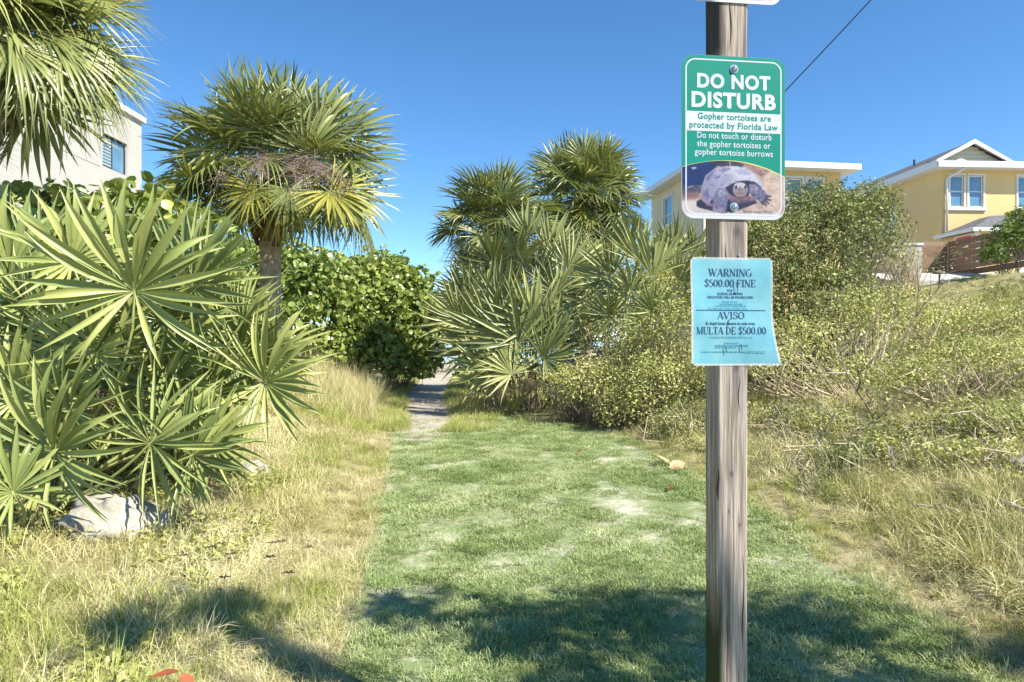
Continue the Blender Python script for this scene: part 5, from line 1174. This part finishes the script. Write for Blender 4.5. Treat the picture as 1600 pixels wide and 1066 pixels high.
# low bushes dotted over the bank
lowb = [(1230, 640, 8.6, .35), (1290, 660, 7.8, .3), (1180, 650, 8.9, .32), (1400, 650, 7.0, .3), (1500, 640, 6.9, .32), (1580, 650, 6.5, .3), (1350, 700, 6.5, .24), (1460, 700, 6.0, .26), (1560, 720, 5.6, .26), (1100, 640, 9.8, .35), (1060, 660, 9.6, .3), (1240, 720, 6.9, .2)]
LOWL = ['leafy weed bush on the bank below the loose bush', 'weed bush halfway down the bank behind the long grey stick', 'brownish weed bush on the bank just past the post', 'weed bush in front of the bare crooked sapling', 'weed bush uphill of the thin curved stick', 'weed bush beside the tangled brownish bush', 'short weed bush above the bleached straight stick', 'weed bush between the bleached stick and the tangled bush', 'weed bush above the broken stick and dark rock', 'weed bush at the foot of the vine-covered shrub', 'small weed bush where the vine thicket meets the lawn', 'smallest weed bush in straw grass near the short grey stick']
for k, (px, py, d, r_) in enumerate(lowb):
    x = (px - 800) / FPX * d; z = Hf(x, d)
    shrub('low_bush', LOWL[k], 'bush', (x, d, z), [(x + random.gauss(0, .2), d + random.gauss(0, .2), z + r_ * .5, r_ * random.uniform(.9, 1.4), r_, r_ * random.uniform(.7, 1.1)) for _ in range(3)], 2000, .038, M['vine'] if k % 3 else M['bush'], group='weed bushes on the right-hand bank', shell=.5, ntw=36, twig_mat=M['pale_twig'])
# bare saplings on the bank
for (px, py, d, L, lab, ang) in ((1372, 640, 7.4, .62, 'bare crooked sapling growing low on the bank', -.25), (1360, 500, 11.2, 1.05, 'thin bare sapling leaning away from the tall bush', .55)):
    b = P(px, py, d); b.z = Hf(b.x, b.y) - .05; t = thing('sapling', lab, 'sapling', b); mb = MB(); random.seed(px)
    tips = branch_tree(mb, (0, 0, 0), (ang, -.1, 1), L * 1.25, .018, 3, .55, .22, 3, 6); mb.build('branches', M['twig'], t)
    pos = np.array([list(q + Vector((random.gauss(0, .06), random.gauss(0, .06), random.gauss(0, .06)))) for q in tips for _ in range(5)])
    leaf_cloud('foliage', pos, rng.normal(size=pos.shape) + np.array([0, 0, .6]), .05 * rng.uniform(.6, 1.3, len(pos)), OVAL, M['vine'], t)
random.seed(5)

# ------------------------------------------------------------------ the tree to the right of the camera whose crown shades the foreground
def shade_at(gx_, gy_, t): return Vector((gx_ + SUN.x / SUN.z * t, gy_ + SUN.y / SUN.z * t, t))
lob = []
for (gx_, gy_, t, r_) in ((0.75, 3.55, 4.6, .55), (1.5, 3.5, 4.9, .46), (0.05, 3.45, 4.4, .42), (-0.6, 3.75, 4.5, .30), (2.2, 3.1, 4.8, .28), (-1.55, 3.55, 4.5, .34), (-1.9, 3.2, 4.3, .28), (0.35, 2.75, 4.9, .45), (1.5, 2.75, 4.6, .42), (1.0, 3.1, 5.2, .42)):
    p = shade_at(gx_, gy_, t); lob.append((p.x, p.y, p.z, r_ * 1.05, r_ * 1.05, r_ * .8))
tb = gz(5.0, -0.6); tr = thing('shade_tree', 'leafy tree whose crown throws the shade on the lawn', 'tree', tb)
lb = [(l[0]-tb.x, l[1]-tb.y, l[2]-tb.z, *l[3:]) for l in lob]
pos, d, _ = lobe_points(lb, 5000, .55, .4)
leaf_cloud('crown', pos, d * .4 + np.array([0, 0, .5]) + rng.normal(size=d.shape) * .5, .12 * rng.uniform(.6, 1.2, 5000), OVAL, M['dark_leaf'], tr)
mb = MB(); fk = Vector((-.2, .2, 2.4)); mb.tube([(0, 0, -.2), (-.05, .05, 1.2), fk], [.15, .12, .10], 10)
for l in lb: mb.tube([fk - Vector((0, 0, .1)), fk.lerp(Vector(l[:3]), .55) + Vector((random.gauss(0, .15), random.gauss(0, .15), .15)), Vector(l[:3])], [.05, .03, .012], 6, cap=False)
mb.build('trunk', M['twig'], tr, smooth=True)

# ------------------------------------------------------------------ grass and ground cover
lawn_v = [tuft('lawn_tuft', 190, .032, .13, .0034, .85, 3, M['lawn'], 500 + k, .9) for k in range(4)]
n = 5600
y = 2.0 * (13.4 / 2.0) ** rng.random(n); a0, b0 = np.interp(y, LE_Y, LE_X), np.interp(y, RE_Y, RE_X)
x = a0 + .02 + (b0 + .12 - a0) * rng.random(n)
dens = vnoise(x, y, 1.25, 3.3) * .45 + vnoise(x, y, 4.2, 8.1) * .7
onpath = np.abs(x - np.interp(y, PY, PC)) < np.interp(y, PY, PW)
keep = (dens < -.02 + .34 * rng.random(n)) & ~((y > 9.7) & onpath & (rng.random(n) < np.clip((y - 9.4) / 2.2, .35, .9))); x, y = x[keep], y[keep]; n = len(x)
scatter('lawn_grass', np.stack([x, y, H(x, y) + .012], -1), np.stack([rng.normal(0, .15, n), rng.normal(0, .15, n), rng.random(n) * 2*PI], -1), rng.uniform(.6, 1.25, n) * (1 + .03 * y), rng.integers(0, 4, n), lawn_v, 'short green grass of the lawn strip')

straw_v = [tuft('straw_tuft', 90, .19, .14, .0046, (.5, .8, 1.0, .9, .65)[k], 4, M['straw'], 600 + k, 1.9) for k in range(5)] + [tuft('green_tuft', 64, .20, .12, .0050, .35, 4, M['green_grass'], 620 + k, 1.0) for k in range(3)]
n = 7600
y = 1.7 * (16.5 / 1.7) ** rng.random(n); le_ = np.interp(y, LE_Y, LE_X); x = le_ - .02 - rng.random(n) ** 1.15 * np.minimum(1.2 + .85 * y, 7.5)
gn = vnoise(x, y, .9, 21.0) + .25 * rng.normal(size=n) - .25 * np.clip((x - le_ + 1.0), 0, 1)
kd = np.where(gn > .22, 5 + rng.integers(0, 3, n), rng.integers(0, 5, n))
edge = np.clip((le_ - x) / .8, .55, 1.0)
far = np.clip((y - 6) / 8, 0, 1)
scatter('dry_grass', np.stack([x, y, H(x, y) - .005], -1), np.stack([rng.normal(0, .22, n), rng.normal(0, .22, n), rng.random(n) * 2*PI], -1), rng.uniform(.6, 1.25, n) * edge * (1 + .35 * far), kd, straw_v, 'matted straw-yellow dry grass on the slope left of the lawn')

tall_v = [tuft('tall_tuft', 30, .62, .10, .006, .22, 5, M['straw'], 640 + k, 1.1) for k in range(3)]
n = 420; y = rng.uniform(11.5, 19, n); x = np.interp(y, LE_Y, LE_X) - .35 - rng.random(n) * 2.0
scatter('tall_grass', np.stack([x, y, H(x, y)], -1), np.stack([rng.normal(0, .15, n), rng.normal(0, .15, n), rng.random(n) * 2*PI], -1), rng.uniform(.55, 1.15, n), rng.integers(0, 3, n), tall_v, 'tall feathery dune grass on the crest beside the hedge')

weed_v = [weed('weed', 105, .16, .16, .05, M['vine'], 700 + k) for k in range(4)] + [weed('weed_dull', 105, .17, .16, .045, M['bush'], 720 + k) for k in range(2)]
n = 7600
y = 2.4 * (27 / 2.4) ** rng.random(n); xr = np.where(y < 11, np.interp(y, RE_Y, RE_X), np.interp(y, [11, 14, 30], [1.6, .4, .4])); x = xr + .02 + rng.random(n) ** 1.2 * np.minimum(1.6 + .95 * y, 17)
dd = x - xr
leafy = np.clip(dd / 3.5 - .35, 0, 1) * .45; leafy = leafy + .35 * vnoise(x, y, .8, 5.0)
isw = rng.random(n) < leafy
kd = np.where(isw, 8 + rng.integers(0, 6, n), np.where(rng.random(n) < .10 + .22 * (vnoise(x, y, .7, 40.0) > .1), 5 + rng.integers(0, 3, n), rng.integers(0, 5, n)))
crest = (x > 11.5) & (y > 19.5); kp = ~(crest & (y > 25.6)); x, y, dd, kd, crest = x[kp], y[kp], dd[kp], kd[kp], crest[kp]; n = len(x)
scatter('bank_weeds', np.stack([x, y, H(x, y) - .005], -1), np.stack([rng.normal(0, .42, n), rng.normal(0, .42, n), rng.random(n) * 2*PI], -1), rng.uniform(.65, 1.35, n) * np.clip(dd / .8, .4, 1.0) * (1 + .05 * np.clip(y - 4, 0, 20)) * np.where(crest, .38, 1.0), kd, straw_v + weed_v, 'mixed straw grass and leafy weeds covering the right-hand bank')
n = 350; y = 3.0 * (14 / 3.0) ** rng.random(n); x = np.interp(y, RE_Y, RE_X).clip(1.3) + .5 + rng.random(n) * (1.2 + .75 * y)
scatter('dry_stems', np.stack([x, y, H(x, y)], -1), np.stack([rng.normal(0, .5, n), rng.normal(0, .5, n), rng.random(n) * 2*PI], -1), rng.uniform(.45, .85, n), rng.integers(0, 3, n), tall_v, 'taller bleached grass stems standing among the bank weeds')
n = 1300; y = 2.6 * (6.5 / 2.6) ** rng.random(n); x = np.interp(y, LE_Y, LE_X) - .8 - rng.random(n) * (.3 + .6 * y)
kp = vnoise(x, y, 1.1, 77.0) > -.05; x, y = x[kp], y[kp]; n = len(x)
scatter('slope_weeds', np.stack([x, y, H(x, y)], -1), np.stack([rng.normal(0, .3, n), rng.normal(0, .3, n), rng.random(n) * 2*PI], -1), rng.uniform(.5, 1.0, n), rng.integers(0, 4, n), weed_v, 'small yellow-green weeds growing through the dry grass')
# grass fringe along the sandy path
n = 2600; y = 11 * (36 / 11) ** rng.random(n); sd2 = np.where(rng.random(n) < .5, -1, 1); x = np.interp(y, PY, PC) + sd2 * (np.interp(y, PY, PW) - .05 + rng.exponential(.25, n))
scatter('path_verge', np.stack([x, y, H(x, y)], -1), np.stack([rng.normal(0, .2, n), rng.normal(0, .2, n), rng.random(n) * 2*PI], -1), rng.uniform(.5, 1.1, n), rng.integers(3, 8, n), straw_v, 'green and straw grass fringing the sandy path')

# ------------------------------------------------------------------ small things on the ground
def boulder(label, p, sx, sy, sz, seed):
    V = []; Fq = []; nu_, nv__ = 36, 22
    for j in range(nv__ + 1):
        for i in range(nu_):
            a, b = 2*PI*i/nu_, PI*j/nv__; dvec = Vector((math.sin(b)*math.cos(a), math.sin(b)*math.sin(a), math.cos(b)))
            r_ = 1 + .34 * mnoise.noise(dvec * 1.6 + Vector((seed, 0, 0))) + .28 * mnoise.noise(dvec * 4 + Vector((0, seed, 0))) + .10 * mnoise.noise(dvec * 9); V.append((dvec.x*sx*r_, dvec.y*sy*r_, dvec.z*sz*r_))
    for j in range(nv__):
        for i in range(nu_): Fq.append((j*nu_+i, (j+1)*nu_+i, (j+1)*nu_+(i+1) % nu_, j*nu_+(i+1) % nu_))
    o = put('boulder', np_mesh('boulder', V, Fq, [M['rock']], True), None, p); return tag(o, label, 'boulder')
b = gz(-2.72, 4.6); boulder('pale weathered boulder half buried in dry grass under the palmetto', (b.x, b.y, b.z + .04), .33, .26, .21, 5.0)
b = gz(-2.55, 6.7); boulder('small pale rock in the grass behind the leaning palmetto', (b.x, b.y, b.z + .0), .18, .16, .13, 9.0)
b = gz(4.25, 5.55); boulder('dark rough rock lying by the broken stick on the bank', (b.x, b.y, b.z + .02), .28, .2, .13, 15.0)

M['leaf_orange'] = leaf_mat('fallen_orange_leaf', [(0, (0.34, 0.07, 0.03)), (1, (0.42, 0.15, 0.07))], trans=.15, rough=.5)
M['leaf_tan'] = leaf_mat('fallen_tan_leaf', [(0, (0.58, 0.36, 0.19)), (1, (0.66, 0.46, 0.28))], trans=.15, rough=.6)
def fallen(px, py, size, mat, label, z=.05, group=None):
    d = CAM_Z * FPX / (py - 533)
    for _ in range(12):
        xx = (px - 800) / FPX * d; d = (CAM_Z - Hf(xx, d) - z) * FPX / (py - 533)
    xx = (px - 800) / FPX * d; V = []; Fq = []; nn_ = 6
    for k in range(nn_ + 1):
        t = k / nn_; hw = .36 * math.sin(PI * min(.97, max(.03, t))) ** .8; yv = t - .5; V += [(-hw, yv, .14 * hw * 2 + .12 * yv * yv), (0, yv, .12 * yv * yv), (hw, yv, .14 * hw * 2 + .12 * yv * yv)]
    for k in range(nn_): q = 3*k; Fq += [(q, q+1, q+4, q+3), (q+1, q+2, q+5, q+4)]
    o = put('fallen_leaf', np_mesh('fallen_leaf', np.array(V) * size, Fq, [mat]), None, (xx, d, Hf(xx, d) + z), (random.gauss(.15, .2), random.gauss(0, .2), random.uniform(0, 6))); return tag(o, label, 'leaf', group)
fallen(256, 1056, .11, M['leaf_orange'], 'larger bright orange fallen leaf lying in the dry grass', .17); fallen(290, 1064, .08, M['leaf_orange'], 'smaller orange fallen leaf beside the larger one in dry grass', .15)
fallen(1040, 722, .24, M['leaf_tan'], 'large tan fallen leaf at the edge of lawn and thicket', .06); fallen(1058, 728, .2, M['leaf_tan'], 'second tan fallen leaf overlapping the lawn edge', .06)
fallen(905, 706, .13, M['leaf_orange'], 'small rust-red fallen leaf alone on the far lawn', .05); fallen(1048, 762, .1, M['leaf_orange'], 'tiny rust-red leaf on the lawn below the tan leaves', .05)
fallen(1325, 976, .06, M['leaf_tan'], 'pinkish dead leaf on the shaded lawn right of the post', .05)
fallen(75, 795, .16, M['leaf_tan'], 'brown leaf lying under the low palmetto fans', .1)

def stick(label, a, b, r_, mat, sag=.02):
    a, b = Vector(a), Vector(b); t = thing('dead_stick', label, 'stick', a); mb = MB(); pts = []
    for k in range(7):
        f = k / 6; pts.append((b - a) * f + Vector((random.gauss(0, .012), random.gauss(0, .012), sag * math.sin(PI * f) + random.gauss(0, .006))))
    mb.tube(pts, [r_ * (1 - .09 * k) for k in range(7)], 7); mb.build('shaft', mat, t, smooth=True)
    mb = MB(); mb.tube([pts[3], pts[3] + (b - a).normalized() * .12 + Vector((.03, .02, .09))], [r_ * .5, r_ * .2], 5); mb.build('twig_stub', mat, t)
def onbank(px, py, z):
    d = 6.0
    for _ in range(40): d = d * .5 + .5 * (CAM_Z - Hf((px - 800) / FPX * d, d) - z) * FPX / (py - 533)
    return Vector(((px - 800) / FPX * d, d, Hf((px - 800) / FPX * d, d) + z))
stick('thick brown broken stick propped over the dark rock', onbank(1565, 785, .16), onbank(1640, 822, .10), .022, M['pale_twig'])
stick('bleached straight stick lying in straw grass on the bank', onbank(1425, 792, .14), onbank(1500, 802, .14), .010, M['pale_twig'])
stick('long grey stick lying among weeds near the bare sapling', onbank(1330, 650, .2), onbank(1410, 648, .22), .009, M['pale_twig'])
stick('thin curved stick in the weeds high on the bank', onbank(1480, 640, .25), onbank(1570, 640, .25), .007, M['pale_twig'])
stick('short grey stick at the foot of the vine thicket', onbank(1195, 688, .1), onbank(1240, 682, .12), .016, M['twig'])

# crowfoot grass: thin stalks ending in dark stars
for k, (px, py) in enumerate(((315, 832), (330, 855), (346, 849), (285, 868), (360, 866), (425, 848), (440, 846), (483, 855), (422, 870), (350, 902), (290, 806), (450, 895))):
    d = 4.25
    for _ in range(25): d = d * .5 + .5 * (CAM_Z - Hf((px - 800) / FPX * d, d) - .30) * FPX / (py - 533)
    p = Vector(((px - 800) / FPX * d, d, Hf((px - 800) / FPX * d, d))); t = thing('crowfoot_grass', 'slender grass stalk with a dark star-shaped seed head', 'grass stalk', p, random.uniform(0, 6), 'star-headed grass stalks left of the lawn')
    mb = MB(); mb.tube([(.03, .02, 0), (.01, 0, .15), (0, 0, .30)], [.0016, .0013, .001], 4, cap=False); mb.build('stem', M['straw'], t)
    for s in range(5):
        a = s * 2*PI/5 + random.gauss(0, .2); mb = MB(); mb.tube([(0, 0, .30), (math.cos(a) * .017, math.sin(a) * .017, .303), (math.cos(a) * .034, math.sin(a) * .034, .300)], [.002, .003, .0014], 4); mb.build('spike', M['seed'], t)
